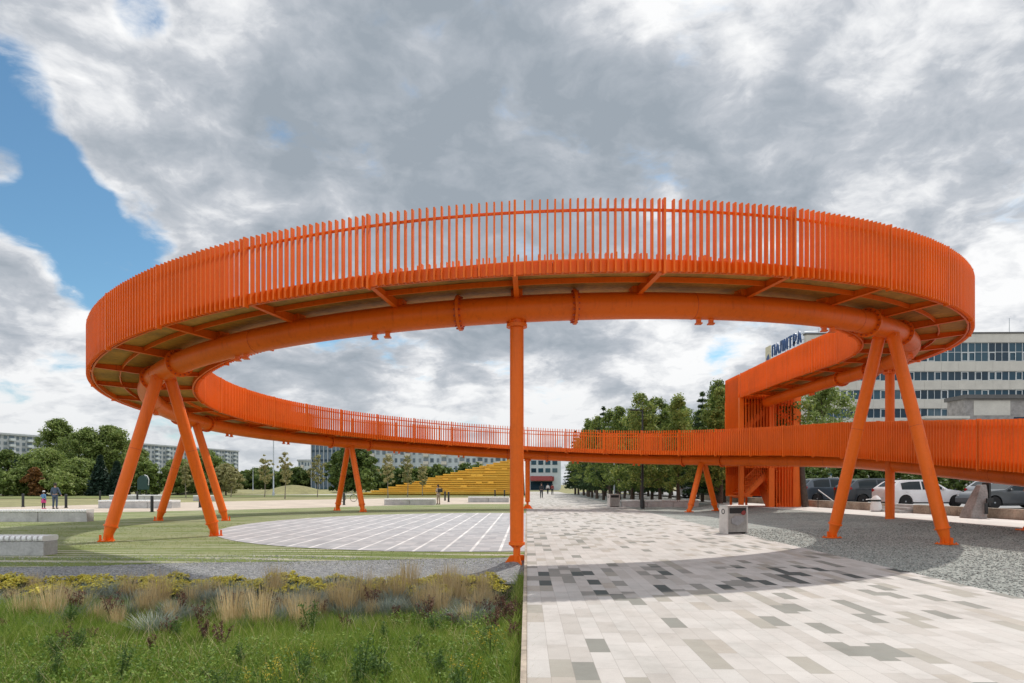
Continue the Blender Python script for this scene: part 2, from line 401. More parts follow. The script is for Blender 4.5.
def paving():
    m, nt, b = newmat('promenade_granite_slabs')
    p, u, v = pos_uv(nt)
    W, L = 0.2, 0.56
    us = math_n(nt, 'DIVIDE', u, W); c = math_n(nt, 'FLOOR', us); fu = math_n(nt, 'FRACT', us)
    w1 = node(nt, 'ShaderNodeTexWhiteNoise', noise_dimensions='1D'); nt.links.new(c, w1.inputs['W'])
    vs = math_n(nt, 'ADD', math_n(nt, 'DIVIDE', v, L), math_n(nt, 'MULTIPLY', w1.outputs['Value'], 7.0))
    r = math_n(nt, 'FLOOR', vs); fv = math_n(nt, 'FRACT', vs)
    cb = node(nt, 'ShaderNodeCombineXYZ'); nt.links.new(c, cb.inputs[0]); nt.links.new(r, cb.inputs[1])
    w2 = node(nt, 'ShaderNodeTexWhiteNoise', noise_dimensions='2D'); nt.links.new(cb.outputs[0], w2.inputs['Vector'])
    h = w2.outputs['Value']
    # slabs of one tone gather in loose drifts across the walk
    cs = node(nt, 'ShaderNodeVectorMath', operation='MULTIPLY'); nt.links.new(cb.outputs[0], cs.inputs[0]); cs.inputs[1].default_value = (W, L, 1)
    cl = noise(nt, cs.outputs[0], 0.42, 2)
    g = math_n(nt, 'ADD', h, math_n(nt, 'MULTIPLY', math_n(nt, 'SUBTRACT', cl, 0.5), 0.45))
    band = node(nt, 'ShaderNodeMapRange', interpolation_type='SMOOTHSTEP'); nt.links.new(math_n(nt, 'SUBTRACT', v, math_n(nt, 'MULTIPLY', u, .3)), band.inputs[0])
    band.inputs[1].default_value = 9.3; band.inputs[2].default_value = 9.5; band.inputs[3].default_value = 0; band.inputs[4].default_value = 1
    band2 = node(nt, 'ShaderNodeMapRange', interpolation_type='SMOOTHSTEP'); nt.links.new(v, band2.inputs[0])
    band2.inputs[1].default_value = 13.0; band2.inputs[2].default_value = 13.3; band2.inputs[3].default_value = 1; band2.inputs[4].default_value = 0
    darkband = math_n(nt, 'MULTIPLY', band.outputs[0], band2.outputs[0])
    col = ramp(nt, g, [(0.0, (0.488,0.463,0.432)), (0.16, (0.52,0.49,0.458)), (0.36, (0.495,0.464,0.432)), (0.56, (0.44,0.408,0.373)), (0.70, (0.505,0.472,0.437)), (0.77, (0.40,0.36,0.31)),
                       (0.83, (0.33,0.308,0.262)), (0.90, (0.215,0.213,0.185))], 'CONSTANT')
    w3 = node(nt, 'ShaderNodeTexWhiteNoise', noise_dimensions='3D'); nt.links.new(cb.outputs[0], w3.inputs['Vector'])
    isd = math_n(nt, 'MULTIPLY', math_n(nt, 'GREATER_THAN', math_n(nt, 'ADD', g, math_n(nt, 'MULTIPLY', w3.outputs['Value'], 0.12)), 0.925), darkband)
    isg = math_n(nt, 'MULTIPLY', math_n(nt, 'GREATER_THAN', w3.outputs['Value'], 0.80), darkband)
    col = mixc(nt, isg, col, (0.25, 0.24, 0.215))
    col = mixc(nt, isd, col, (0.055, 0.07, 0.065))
    sp = noise(nt, p, 190, 2); mott = noise(nt, p, 1.3, 7, 0.7)
    col = mixc(nt, 1.0, col, ramp(nt, sp, [(0.3, (0.80,0.80,0.80)), (0.7, (1.1,1.1,1.1))]), 'MULTIPLY')
    col = mixc(nt, 1.0, col, ramp(nt, mott, [(0.28, (0.76,0.75,0.735)), (0.5, (0.97,0.965,0.96)), (0.68, (1.06,1.06,1.06))]), 'MULTIPLY')
    # gum, drips and worn patches of their own shape
    spot = noise(nt, p, 7.5, 3, 0.5)
    col = mixc(nt, math_n(nt, 'MULTIPLY', ramp(nt, spot, [(0.69, (0,0,0)), (0.73, (1,1,1))]), 0.3), col, (0.20, 0.18, 0.155))
    tr = node(nt, 'ShaderNodeMapping'); tr.inputs['Scale'].default_value = (1.4, .16, 1); nt.links.new(p, tr.inputs['Vector'])
    col = mixc(nt, math_n(nt, 'MULTIPLY', ramp(nt, noise(nt, tr.outputs[0], 1.1, 6, 0.7), [(0.54, (0,0,0)), (0.72, (1,1,1))]), 0.28), col, (0.30, 0.27, 0.235))
    # open joints
    ju = math_n(nt, 'LESS_THAN', math_n(nt, 'ABSOLUTE', math_n(nt, 'SUBTRACT', fu, 0.5)), 0.487)
    jv = math_n(nt, 'LESS_THAN', math_n(nt, 'ABSOLUTE', math_n(nt, 'SUBTRACT', fv, 0.5)), 0.4945)
    j = math_n(nt, 'MULTIPLY', ju, jv)
    col = mixc(nt, math_n(nt, 'MULTIPLY', math_n(nt, 'SUBTRACT', 1.0, j), 0.6), col, (0.24, 0.21, 0.185))
    nt.links.new(col, b.inputs['Base Color'])
    b.inputs['Roughness'].default_value = 0.72
    bump(nt, b, math_n(nt, 'ADD', math_n(nt, 'MULTIPLY', j, 0.5), math_n(nt, 'MULTIPLY', sp, 0.3)), 0.25, 0.004)
    return m
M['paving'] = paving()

def plaza_mat():
    m, nt, b = newmat('plaza_paving_with_white_lines')
    p, u, v = pos_uv(nt)
    fu = math_n(nt, 'FRACT', math_n(nt, 'DIVIDE', u, 0.69))
    line = math_n(nt, 'LESS_THAN', fu, 0.105)
    us = math_n(nt, 'DIVIDE', u, 0.23); vs = math_n(nt, 'DIVIDE', v, 0.32)
    cb = node(nt, 'ShaderNodeCombineXYZ'); nt.links.new(math_n(nt, 'FLOOR', us), cb.inputs[0]); nt.links.new(math_n(nt, 'FLOOR', vs), cb.inputs[1])
    w = node(nt, 'ShaderNodeTexWhiteNoise', noise_dimensions='2D'); nt.links.new(cb.outputs[0], w.inputs['Vector'])
    col = ramp(nt, w.outputs['Value'], [(0, (0.34,0.34,0.355)), (0.6, (0.41,0.405,0.415)), (1, (0.48,0.465,0.47))])
    jv = math_n(nt, 'LESS_THAN', math_n(nt, 'FRACT', vs), 0.07)
    col = mixc(nt, math_n(nt, 'MULTIPLY', jv, 0.5), col, (0.19, 0.2, 0.15))
    mott = noise(nt, p, 0.9, 6, 0.65)
    wear = ramp(nt, mott, [(0.35, (0.55,0.55,0.55)), (0.6, (1,1,1))])
    col = mixc(nt, math_n(nt, 'MULTIPLY', line, wear), col, (0.74, 0.72, 0.70))
    col = mixc(nt, 1.0, col, ramp(nt, mott, [(0.3, (0.82,0.82,0.82)), (0.7, (1.08,1.08,1.08))]), 'MULTIPLY')
    nt.links.new(col, b.inputs['Base Color']); b.inputs['Roughness'].default_value = 0.8
    bump(nt, b, noise(nt, p, 60, 3), 0.2, 0.01)
    return m
M['plaza'] = plaza_mat()

def lawn_mat():
    m, nt, b = newmat('lawn_over_pale_paver_strips')
    p, u, v = pos_uv(nt)
    n1 = noise(nt, p, 0.30, 6, 0.62); n2 = noise(nt, p, 4.5, 5, 0.65); n3 = noise(nt, p, 38, 3, 0.7)
    g = math_n(nt, 'ADD', math_n(nt, 'ADD', math_n(nt, 'MULTIPLY', n1, 0.4), math_n(nt, 'MULTIPLY', n2, 0.3)), math_n(nt, 'MULTIPLY', n3, 0.3))
    grass = ramp(nt, g, [(0.34, (0.085,0.135,0.022)), (0.5, (0.155,0.20,0.042)), (0.62, (0.235,0.25,0.08)), (0.72, (0.34,0.31,0.14))])
    # strips of concrete paver let into the turf across the view, mostly grown over
    fv = math_n(nt, 'FRACT', math_n(nt, 'ADD', math_n(nt, 'DIVIDE', v, 0.43), math_n(nt, 'MULTIPLY', n2, 0.16)))
    st = math_n(nt, 'LESS_THAN', fv, 0.33)
    mp = node(nt, 'ShaderNodeMapping'); mp.inputs['Scale'].default_value = (0.35, 1.6, 1); nt.links.new(p, mp.inputs['Vector'])
    grown = ramp(nt, noise(nt, mp.outputs[0], 0.7, 6, 0.7), [(0.36, (0,0,0)), (0.56, (1,1,1))])
    grown = math_n(nt, 'MULTIPLY', grown, math_n(nt, 'GREATER_THAN', n3, 0.36))
    col = mixc(nt, math_n(nt, 'MULTIPLY', math_n(nt, 'MULTIPLY', st, grown), 0.95), grass, (0.50, 0.465, 0.37))
    nt.links.new(col, b.inputs['Base Color']); b.inputs['Roughness'].default_value = 0.9
    bump(nt, b, math_n(nt, 'ADD', n3, n2), 0.6, 0.05)
    return m
M['lawn'] = lawn_mat()

def gravel_mat(name, lo, mid, hi):
    m, nt, b = newmat(name)
    p = node(nt, 'ShaderNodeNewGeometry').outputs['Position']
    vo = node(nt, 'ShaderNodeTexVoronoi', feature='F1'); vo.inputs['Scale'].default_value = 26; nt.links.new(p, vo.inputs['Vector'])
    sx = node(nt, 'ShaderNodeSeparateColor'); nt.links.new(vo.outputs['Color'], sx.inputs[0])
    n1 = noise(nt, p, 0.6, 6, 0.65); n3 = noise(nt, p, 11, 5, 0.7)
    f = math_n(nt, 'ADD', math_n(nt, 'ADD', math_n(nt, 'MULTIPLY', sx.outputs[0], 0.36), math_n(nt, 'MULTIPLY', n1, 0.40)), math_n(nt, 'MULTIPLY', n3, 0.28))
    col = ramp(nt, f, [(0.2, lo), (0.5, mid), (0.8, hi)])
    nt.links.new(col, b.inputs['Base Color']); b.inputs['Roughness'].default_value = 0.9
    bump(nt, b, math_n(nt, 'SUBTRACT', n3, vo.outputs['Distance']), 0.8, 0.03)
    return m
M['gravel'] = gravel_mat('grey_gravel', (0.12,0.132,0.12), (0.265,0.282,0.257), (0.52,0.535,0.485))
M['gravel_dark'] = gravel_mat('dark_gravel', (0.12,0.12,0.125), (0.22,0.225,0.23), (0.37,0.37,0.36))
M['soil'] = plain('bed_soil', (0.05, 0.042, 0.028), 0.95, var=0.3, scale=2, bmp=0.6, world=True)
M['drygrass'] = plain('dry_grass_ground', (0.24, 0.225, 0.10), 0.95, var=0.25, scale=0.25, bmp=0.5, bscale=8, world=True)
M['green_verge'] = plain('green_verge', (0.15, 0.17, 0.05), 0.95, var=0.25, scale=0.3, bmp=0.5, bscale=8, world=True)
M['path'] = plain('sandy_path', (0.50, 0.42, 0.34), 0.9, var=0.12, scale=0.5, world=True)
M['strip'] = plain('pale_pavement', (0.60, 0.57, 0.53), 0.85, var=0.1, scale=0.8, world=True)
M['asphalt'] = plain('worn_asphalt', (0.30, 0.30, 0.30), 0.9, var=0.12, scale=0.5, world=True)

# ------------------------------------------------------------------ ground
def sstep(a, b, x):
    t = min(1, max(0, (x - a) / (b - a))); return t * t * (3 - 2 * t)
def g_left(x, y):
    s = 1.0 * sstep(0, 8, -x)                   # the bank starts nearer the bed towards the left
    return -0.27 * (1 - sstep(14.0 - s, 15.9 - .9 * s, y))
def g_right(x, y): return 0.25 * sstep(12.5, 15.2, x)
def wl(y): return 0.0224 * y                    # left edge of the promenade
def wr(y): return 6.98 + 0.0224 * y             # right edge

def sheet(name, poly, mat, zf, lift=0.0, xs=(), ys=(), skirt=0.0):
    bm = bmesh.new()
    f = bm.faces.new([bm.verts.new((x, y, 0)) for x, y in poly])
    def cut(co, no):
        bmesh.ops.bisect_plane(bm, geom=bm.verts[:] + bm.edges[:] + bm.faces[:], plane_co=co, plane_no=no, dist=1e-5)
    for x in xs: cut((x, 0, 0), (1, 0, 0))
    for y in ys: cut((0, y, 0), (0, 1, 0))
    if skirt:
        r = bmesh.ops.extrude_edge_only(bm, edges=[e for e in bm.edges if e.is_boundary])
        low = [g for g in r['geom'] if isinstance(g, bmesh.types.BMVert)]
        lowset = set(low)
    for v in bm.verts:
        v.co.z = zf(v.co.x, v.co.y) + lift - (skirt if skirt and v in lowset else 0)
    bmesh.ops.recalc_face_normals(bm, faces=bm.faces)
    if not skirt:
        for ff in bm.faces:
            if ff.normal.z < 0: ff.normal_flip()
    bmesh.ops.triangulate(bm, faces=[ff for ff in bm.faces if len(ff.verts) > 4])
    me = bpy.data.meshes.new(name); bm.to_mesh(me); bm.free(); me.materials.append(mat)
    o = link(bpy.data.objects.new(name, me)); o['kind'] = 'structure'
    return o

YS = [13.0, 13.25, 13.5, 13.75, 14.0, 14.3, 14.6, 14.9, 15.2, 15.5, 15.75, 16.0]
XL = [-8, -7, -6, -5, -4, -3, -2, -1, 0]
XS = [12.5, 13.0, 13.5, 14.0, 14.5, 15.2]
BIG = 2500
sheet('ground', [(-BIG,-BIG),(BIG,-BIG),(BIG,BIG),(-BIG,BIG)], M['drygrass'], lambda x, y: g_left(x, y) - 0.05, xs=XL, ys=YS)
# planting bed, gravel verge and lawn to the left of the promenade
sheet('planting_soil', [(-30,-6),(wl(-6)-.02,-6),(wl(12.9)-.02,12.9),(-30,12.9)], M['soil'], g_left, -0.02)
sheet('gravel_verge', [(-40,12.6),(wl(12.6)-.02,12.6),(wl(15.35)-.02,15.35),(-2,15.1),(-5,14.6),(-9,14.1),(-16,13.8),(-40,13.7)], M['gravel_dark'], g_left, -0.006, xs=XL, ys=YS)
lawn_poly = [(-60,13.7),(-40,13.7),(-16,13.8),(-9,14.1),(-5,14.6),(-2,15.1),(wl(15.35)-.02,15.35),(wl(55)-.02,55),(-4,54.5),(-8,52.5),(-12.5,47.5),(-18,42),(-25,37.5),(-60,36)]
sheet('lawn', lawn_poly, M['lawn'], g_left, -0.002, xs=XL, ys=YS)
arc = []
PC = (-1.3, 26.75); PR = 9.4
for k in range(73):
    a = 2 * PI * k / 72
    x, y = PC[0] + PR * math.cos(a), PC[1] + PR * 1.155 * math.sin(a)
    arc.append((min(x, wl(y) - 0.02), y))
sheet('plaza', arc[:-1], M['plaza'], lambda x, y: max(g_left(x, y), -0.012), 0.008)
sheet('path', [(-60,36.2),(-25,37.7),(-18,42.2),(-12.5,47.7),(-8,52.7),(-4,54.7),(wl(55)-.02,55.2),(wl(82)-.02,82),(-12,80),(-22,70),(-31,58),(-36,47),(-60,44)], M['path'], lambda x, y: 0, -0.004)
sheet('green_verge', [(-120,72),(-60,74),(-30,88),(wl(98)-.02,96),(wl(102)-.02,101),(-60,102),(-150,110)], M['green_verge'], lambda x, y: 0, -0.006)
sheet('road', [(-200,113),(wl(103)-.02,102),(wl(103)-.02,107),(-200,121)], M['strip'], lambda x, y: 0, -0.004)
# promenade slab with a kerb face on both sides
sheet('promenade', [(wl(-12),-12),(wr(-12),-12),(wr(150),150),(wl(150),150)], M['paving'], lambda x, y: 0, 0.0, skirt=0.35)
kerb = MB()
kerb.prism([(wl(-12)-.055,-12),(wl(-12)-.003,-12),(wl(120)-.003,120),(wl(120)-.055,120)], 'z', -0.35, 0.012)
o = kerb.build('promenade_kerb', M['wallconc']); o['kind'] = 'structure'
sheet('gravel_field', [(wr(-12)+.003,-12),(16.9,-12),(16.0,20),(15.2,34),(14.0,60),(12.0,120),(wr(120)+.003,120)], M['gravel'], g_right, -0.012, xs=XS)
sheet('side_pavement', [(16.9,-12),(20.9,-12),(19.2,27),(18.2,41),(16.2,90),(14.0,120),(12.0,120),(14.0,60),(15.2,34),(16.0,20)], M['strip'], lambda x, y: 0.25, -0.004, skirt=0.3)
sheet('car_park', [(20.9,-12),(260,-12),(260,118),(14.1,118),(16.3,90),(18.4,41),(19.4,27)], M['asphalt'], lambda x, y: 0.38)
# ------------------------------------------------------------------ the elevated spiral walkway
CX, CY, R = 0.568, 29.79, 14.74
WO, WI = 1.632, 1.484          # outer and inner edge, from the tube's axis
TH = [-6.283, -5.2, -4.2, -3.1, -1.57, 0.0]
TZ = [2.361, 2.909, 3.674, 4.162, 5.266, 6.271]
_t = np.linspace(-6.283 - 2.5, 2.0, 1700)
_z = np.interp(_t, TH, TZ)
_z[_t < -6.283] = 2.361 + (_t[_t < -6.283] + 6.283) * R * 0.085
_z[_t > 0] = 6.271
_k = np.exp(-0.5 * (np.arange(-110, 111) / 34.0) ** 2); _k /= _k.sum()
_zs = np.convolve(np.pad(_z, 110, mode='edge'), _k, mode='valid')
RAMP_END = -3.0
LEG_END = 40.3
T0 = -2 * PI - (CY - RAMP_END) / R        # t < -2pi : straight ramp; t > 0 : straight leg to the stair tower
T1 = (LEG_END - CY) / R
def zt(t): return max(-0.42, float(np.interp(t, _t, _zs)))
def frame(t):
    """axis point and outward direction at parameter t"""
    if t < -2 * PI: return (CX + R, CY + (t + 2 * PI) * R), (1.0, 0.0)
    if t > 0: return (CX + R, CY + t * R), (1.0, 0.0)
    return (CX + R * math.cos(t), CY + R * math.sin(t)), (math.cos(t), math.sin(t))
def pt(t, r, z):
    (x, y), (nx, ny) = frame(t)
    return Vector((x + nx * r, y + ny * r, zt(t) + z))

walk = thing('elevated_walkway', 'bright orange steel spiral walkway with slatted railings on slanted tubular legs above the square', 'walkway', (CX, CY, 0))
OFF = (CX, CY, 0)
def wpart(mb, name, mat='orange', parent=walk, smooth=False, bevel=0):
    return mb.build(name, M[mat], parent, OFF, smooth, bevel)

ts = np.linspace(T0, T1, 420)
# main tube, walking deck, soffit boards and edge channels
mb = MB(); mb.tube([pt(t, 0, 0.30) for t in ts], 0.30, n=24); wpart(mb, 'tube_beam', smooth=True)
def ribbon(r0, r1, z0, z1, tt=ts):
    mb = MB(); n = len(tt)
    for t in tt:
        mb.v += [tuple(pt(t, r0, z0)), tuple(pt(t, r1, z0)), tuple(pt(t, r1, z1)), tuple(pt(t, r0, z1))]
    for i in range(n - 1):
        a = 4 * i; b = a + 4
        for k in range(4):
            k2 = (k + 1) % 4
            mb.f.append((a + k, a + k2, b + k2, b + k))
    mb.f.append((0, 1, 2, 3)); mb.f.append((4*n-4, 4*n-1, 4*n-2, 4*n-3))
    return mb
wpart(ribbon(-WI + .06, WO - .06, 0.755, 0.80), 'deck', 'deck')
wpart(ribbon(-WI + .07, WO - .07, 0.715, 0.745), 'soffit', 'soffit')
wpart(ribbon(-WI + .045, -WI + .095, 0.56, 0.71), 'edge_channel')
wpart(ribbon(WO - .095, WO - .045, 0.56, 0.71), 'edge_channel')
wpart(ribbon(0.78, 0.81, 0.60, 0.71), 'stringer')
wpart(ribbon(-0.80, -0.77, 0.60, 0.71), 'stringer')
wpart(ribbon(-WI + .02, -WI + .06, 1.80, 1.85), 'handrail')
wpart(ribbon(WO - .06, WO - .02, 1.80, 1.85), 'handrail')

# railing panels: upright fins in front of a kick plate, one mesh per panel between posts
STEP = 0.1848
t_near = -1.602
k0 = math.ceil((T0 - t_near) / STEP); k1 = math.floor((T1 - t_near) / STEP)
marks = [t_near + k * STEP for k in range(k0, k1 + 1)]
marks = [T0] + [m for m in marks if m - T0 > 0.05 and T1 - m > 0.05] + [T1]
def fin(mb, t, r, dep, wid, z0, z1):
    (x, y), (nx, ny) = frame(t)
    tx, ty = -ny, nx
    zb = zt(t)
    vs = []
    for z in (z0, z1):
        for a, b in ((-dep/2, -wid/2), (dep/2, -wid/2), (dep/2, wid/2), (-dep/2, wid/2)):
            vs.append((x + nx * (r + a) + tx * b, y + ny * (r + a) + ty * b, zb + z))
    mb.add(vs, [(3,2,1,0),(4,5,6,7),(0,1,5,4),(1,2,6,5),(2,3,7,6),(3,0,4,7)])
for side, r in (('o', WO), ('i', -WI)):
    sg = 1 if r > 0 else -1
    for a, b in zip(marks[:-1], marks[1:]):
        curved = -2 * PI < (a + b) / 2 < 0
        rad = R + r if curved else R
        n = max(1, round((b - a) * rad / 0.152))
        mb = MB()
        for k in range(1, n):
            fin(mb, a + (b - a) * (k + .3) / n, r + sg * 0.045, 0.105, 0.034 + random.uniform(-.002, .002), 0.548, 2.01 + random.uniform(-.006, .006))
        # kick plate
        sub = 4
        for k in range(sub):
            u = a + (b - a) * (k / sub + 0.002); v = a + (b - a) * ((k + 1) / sub - 0.002)
            w = 0.006
            q = [pt(u, r - w, .565), pt(v, r - w, .565), pt(v, r - w, .81), pt(u, r - w, .81),
                 pt(u, r - w - sg*.012, .565), pt(v, r - w - sg*.012, .565), pt(v, r - w - sg*.012, .81), pt(u, r - w - sg*.012, .81)]
            mb.add(q, [(0,1,2,3),(7,6,5,4),(0,4,5,1),(1,5,6,2),(2,6,7,3),(3,7,4,0)])
        wpart(mb, 'railing_panel')
for r, sg in ((WO, 1), (-WI, -1)):
    for m in marks:
        if m < -2 * PI and frame(m)[0][1] < 9: continue
        mb = MB(); fin(mb, m, r + sg * 0.035, 0.135, 0.045, 0.50, 2.03)
        wpart(mb, 'railing_post')
# cross beams under the deck, tapering plates that carry the edges on the tube
for m in marks[1:-1]:
    mb = MB()
    (x, y), (nx, ny) = frame(m); tx, ty = -ny, nx; z = zt(m)
    for r0, r1 in ((0.12, WO - .05), (-0.12, -WI + .05)):
        for w in (0.012,):
            vs = []
            for s in (-1, 1):
                for rr, z0, z1 in ((r0, 0.50, 0.712), (r1, 0.60, 0.712)):
                    vs += [(x + nx*rr + tx*w*s, y + ny*rr + ty*w*s, z + z0), (x + nx*rr + tx*w*s, y + ny*rr + ty*w*s, z + z1)]
            mb.add(vs, [(0,1,3,2),(4,6,7,5),(0,2,6,4),(1,5,7,3),(0,4,5,1),(2,3,7,6)])
            # bottom flange
            a = Vector((x + nx*r0, y + ny*r0, z + .495)); b = Vector((x + nx*r1, y + ny*r1, z + .595))
            mb.bar(a, b, 0.11, 0.014)
    mb.box((x, y, z + .62), (.26, .26, .2), rz=math.atan2(ny, nx))
    wpart(mb, 'cross_beam')

for k, m in enumerate(marks[1:-1]):       # weld seams between the tube lengths
    if k % 2 == 0:
        mb = MB(); mb.tube([pt(m + .0925, 0, .30), pt(m + .0935, 0, .30)], 0.3045, n=28); wpart(mb, 'weld_seam', 'weld')

def flange(t):
    mb = MB()
    a = pt(t - .0022, 0, .30); b = pt(t + .0022, 0, .30)
    mb.tube([a, b], 0.395, n=28)
    o = wpart(mb, 'pipe_flange', smooth=False)
    bolts = MB()
    (x, y), (nx, ny) = frame(t); tx, ty = -ny, nx
    for k in range(16):
        an = 2 * PI * k / 16
        c = pt(t, 0.345 * math.cos(an), .30 + 0.345 * math.sin(an))
        d = Vector((tx, ty, 0)) * 0.075
        bolts.tube([c - d, c + d], 0.022, n=6)
    bo = bolts.build('bolts', M['bolt'], o, OFF)
supports = [-1.602, -2.401, -3.135, -3.936, -4.744, -5.533, -0.822, 0.0]
for t in supports:
    for d in (-0.088, 0.088): flange(t + d)
for k, t in enumerate(supports):                 # small paired cleats hanging from the tube
    for d in (-0.215, 0.3):
        for e in (-0.011, 0.011):
            mb = MB(); c = pt(t + d + e, 0, -0.03)
            mb.box(c, (.10, .10, .16)); mb.box(c - Vector((0, 0, .07)), (.15, .15, .03))
            wpart(mb, 'cleat')

def shoe(parent, base, ax, rad):
    """tapered foot with stiffening fins on a plate"""
    mb = MB(); z0 = base.z
    p = base + ax * 0.42 / max(ax.z, .3)
    mb.tube([base + Vector((0,0,.03)), p], [rad * .55, rad * .98], n=16)
    mb.tube([p - ax * 0.02, p + ax * 0.02], rad * 1.16, n=20)
    mb.box((base.x, base.y, z0 + .015), (rad * 2.3, rad * 2.3, .03), rz=.4)
    for k in range(4):
        a = .4 + k * PI / 2
        d = Vector((math.cos(a), math.sin(a), 0))
        mb.bar(base + d * rad * .7 + Vector((0,0,.1)), base + d * rad * 1.05 + Vector((0,0,.1)), .02, .17)
    for k in range(4):
        a = .4 + PI / 4 + k * PI / 2
        mb.lathe([(.02, 0), (.02, .03)], 6, (base.x + math.cos(a) * rad * 1.3, base.y + math.sin(a) * rad * 1.3, z0 + .03))
    return mb.build('base_shoe', M['orange'], parent, OFF)

def v_support(t, spread=1.487, rad=0.168, gnd=0.0):
    (x, y), (nx, ny) = frame(t); z = zt(t)
    for s in (1, -1):
        base = Vector((x + nx * spread * s, y + ny * spread * s, gnd))
        top = Vector((x + nx * 0.17 * s, y + ny * 0.17 * s, z + 0.10))
        ax = (top - base).normalized()
        mb = MB(); mb.tube([base + ax * 0.42 / ax.z, top], rad, n=20)
        o = wpart(mb, 'support_leg', smooth=True)
        shoe(o, base, ax, rad)
        L_ = (top - base).length
        mb = MB(); q = base + ax * L_ * .55; mb.tube([q - ax * .008, q + ax * .008], rad * 1.02, n=20); mb.build('weld_seam', M['weld'], o, OFF)
    mb = MB(); mb.box((x, y, z + .03), (.62, .34, .06), rz=math.atan2(ny, nx))
    wpart(mb, 'cap_plate')
for t in (-2.401, -3.135, -3.936, -5.533, -0.822): v_support(t)

def post(x, y, z0, z1, rad, foot=True):
    mb = MB(); mb.tube([(x, y, z0 + (.52 if foot else -.05)), (x, y, z1)], rad, n=24)
    mb.tube([(x, y, z1 - .17), (x, y, z1 - .10)], rad * 1.5, n=24)
    for k in range(8):
        a = 2 * PI * k / 8; d = Vector((math.cos(a), math.sin(a), 0))
        mb.bar(Vector((x, y, z1 - .06)) + d * rad * .9, Vector((x, y, z1 - .06)) + d * rad * 1.4, .02, .09)
    o = wpart(mb, 'support_post', smooth=True)
    if not foot: return o
    sh = MB(); b = Vector((x, y, z0))
    sh.tube([(x, y, z0 + .48), (x, y, z0 + .54)], rad * 1.18, n=24)
    sh.tube([(x, y, z0 + .02), (x, y, z0 + .5)], rad * .52, n=16)
    for k in range(4):
        a = PI / 4 * 2 * k + .35; d = Vector((math.cos(a), math.sin(a), 0)); q = Vector((-d.y, d.x, 0)) * .012
        P = [d * .06, d * rad * 2.1, d * rad * 1.0 + Vector((0,0,.22)), d * .06 + Vector((0,0,.22))]
        P2 = [d * .06 + Vector((0,0,.36)), d * rad * 1.05 + Vector((0,0,.44)), d * rad * 1.05 + Vector((0,0,.49)), d * .06 + Vector((0,0,.49))]
        for pp in (P, P2):
            vs = [b + w + q + Vector((0,0,.03)) for w in pp] + [b + w - q + Vector((0,0,.03)) for w in pp]
            sh.add(vs, [(0,1,2,3),(7,6,5,4),(0,4,5,1),(1,5,6,2),(2,6,7,3),(3,7,4,0)])
    sh.box((x, y, z0 + .015), (rad * 4.2, rad * 4.2, .035), rz=.0)
    sh.build('base_shoe', M['orange'], o, OFF)
    return o
(px_, py_), _ = frame(-1.602); post(px_, py_, -0.235, zt(-1.602) + .06, 0.155)
pl = MB(); pl.bx(px_ - .36, px_ + .26, py_ - .36, py_ + .36, -.5, -.24); wpart(pl, 'plinth', 'greyconc')
(px_, py_), _ = frame(-4.744); post(px_, py_, 0.0, zt(-4.744) + .06, 0.155)
post(CX + R - 0.22, 26.75, 0.10, 6.18, 0.17, False)
mb = MB(); mb.box((CX + R - .11, 26.75, 6.22), (.5, .4, .1)); wpart(mb, 'cap_plate')
for yy in (12.5, 16.2, 19.7):            # short posts under the sloping ramp
    t = -2 * PI + (yy - CY) / R
    if yy < 20:
        post(CX + R, yy, 0.25, zt(t) + .06, 0.14)

# ------------------------------------------------------------------ stair tower at the end of the upper leg
TX0, TX1, TY0, TY1 = 13.83, 17.3, 40.45, 43.1
tower = thing('stair_tower', 'orange steel stair tower with slatted sides where the upper walkway leg ends', 'stairs', ((TX0+TX1)/2, TY0, 0))
TOFF = ((TX0+TX1)/2, TY0, 0)
def tpart(mb, name, mat='orange'): return mb.build(name, M[mat], tower, TOFF)
for x, y, w in ((TX0, TY0, .26), (15.62, TY0, .34), (TX1-.12, TY0, .26), (TX0+.02, TY1, .24), (TX1-.12, TY1, .24)):
    mb = MB(); mb.bx(x - w/2, x + w/2, y - w/2, y + w/2, 2.7 if (x < 15 and y > 42) else 0.0, 6.85); tpart(mb, 'column')
mb = MB(); mb.bx(TX0, TX1, TY0, TY1, 6.85, 7.08); tpart(mb, 'landing')
def slats_y(x, y0, y1, z0, z1, pitch=.15):
    mb = MB(); n = int((y1 - y0) / pitch)
    for k in range(n + 1):
        mb.box((x, y0 + (y1 - y0) * k / n, (z0 + z1) / 2), (.105, .034, z1 - z0))
    mb.box((x + .06, (y0+y1)/2, z1 - .16), (.04, y1 - y0, .05)); mb.box((x + .06, (y0+y1)/2, z0 + .2), (.02, y1 - y0, .4))
    return mb
def slats_x(y, x0, x1, z0, z1, pitch=.15):
    mb = MB(); n = int((x1 - x0) / pitch)
    for k in range(n + 1):
        mb.box((x0 + (x1 - x0) * k / n, y, (z0 + z1) / 2), (.034, .105, z1 - z0))
    mb.box(((x0+x1)/2, y + .06, z1 - .16), (x1 - x0, .04, .05)); mb.box(((x0+x1)/2, y + .06, z0 + .2), (x1 - x0, .02, .4))
    return mb
tpart(slats_y(TX0 - .06, TY0 + .2, TY1, 2.7, 8.28), 'side_screen')
tpart(slats_y(TX1 + .06, TY0, TY1, 0.1, 8.28), 'side_screen')
tpart(slats_x(TY1 + .18, TX0, TX1, 2.2, 8.28, .13), 'rear_screen')
mb = MB(); mb.bx(TX0, TX1, TY1 + .24, TY1 + .28, 0.85, 6.9); tpart(mb, 'rear_panel')
tpart(slats_x(TY0 - .18, 14.05, 16.75, 2.6, 6.95, .17), 'front_screen')
tpart(slats_x(TY0 - .18, 15.9, 16.9, 0.1, 2.55, .15), 'front_screen')
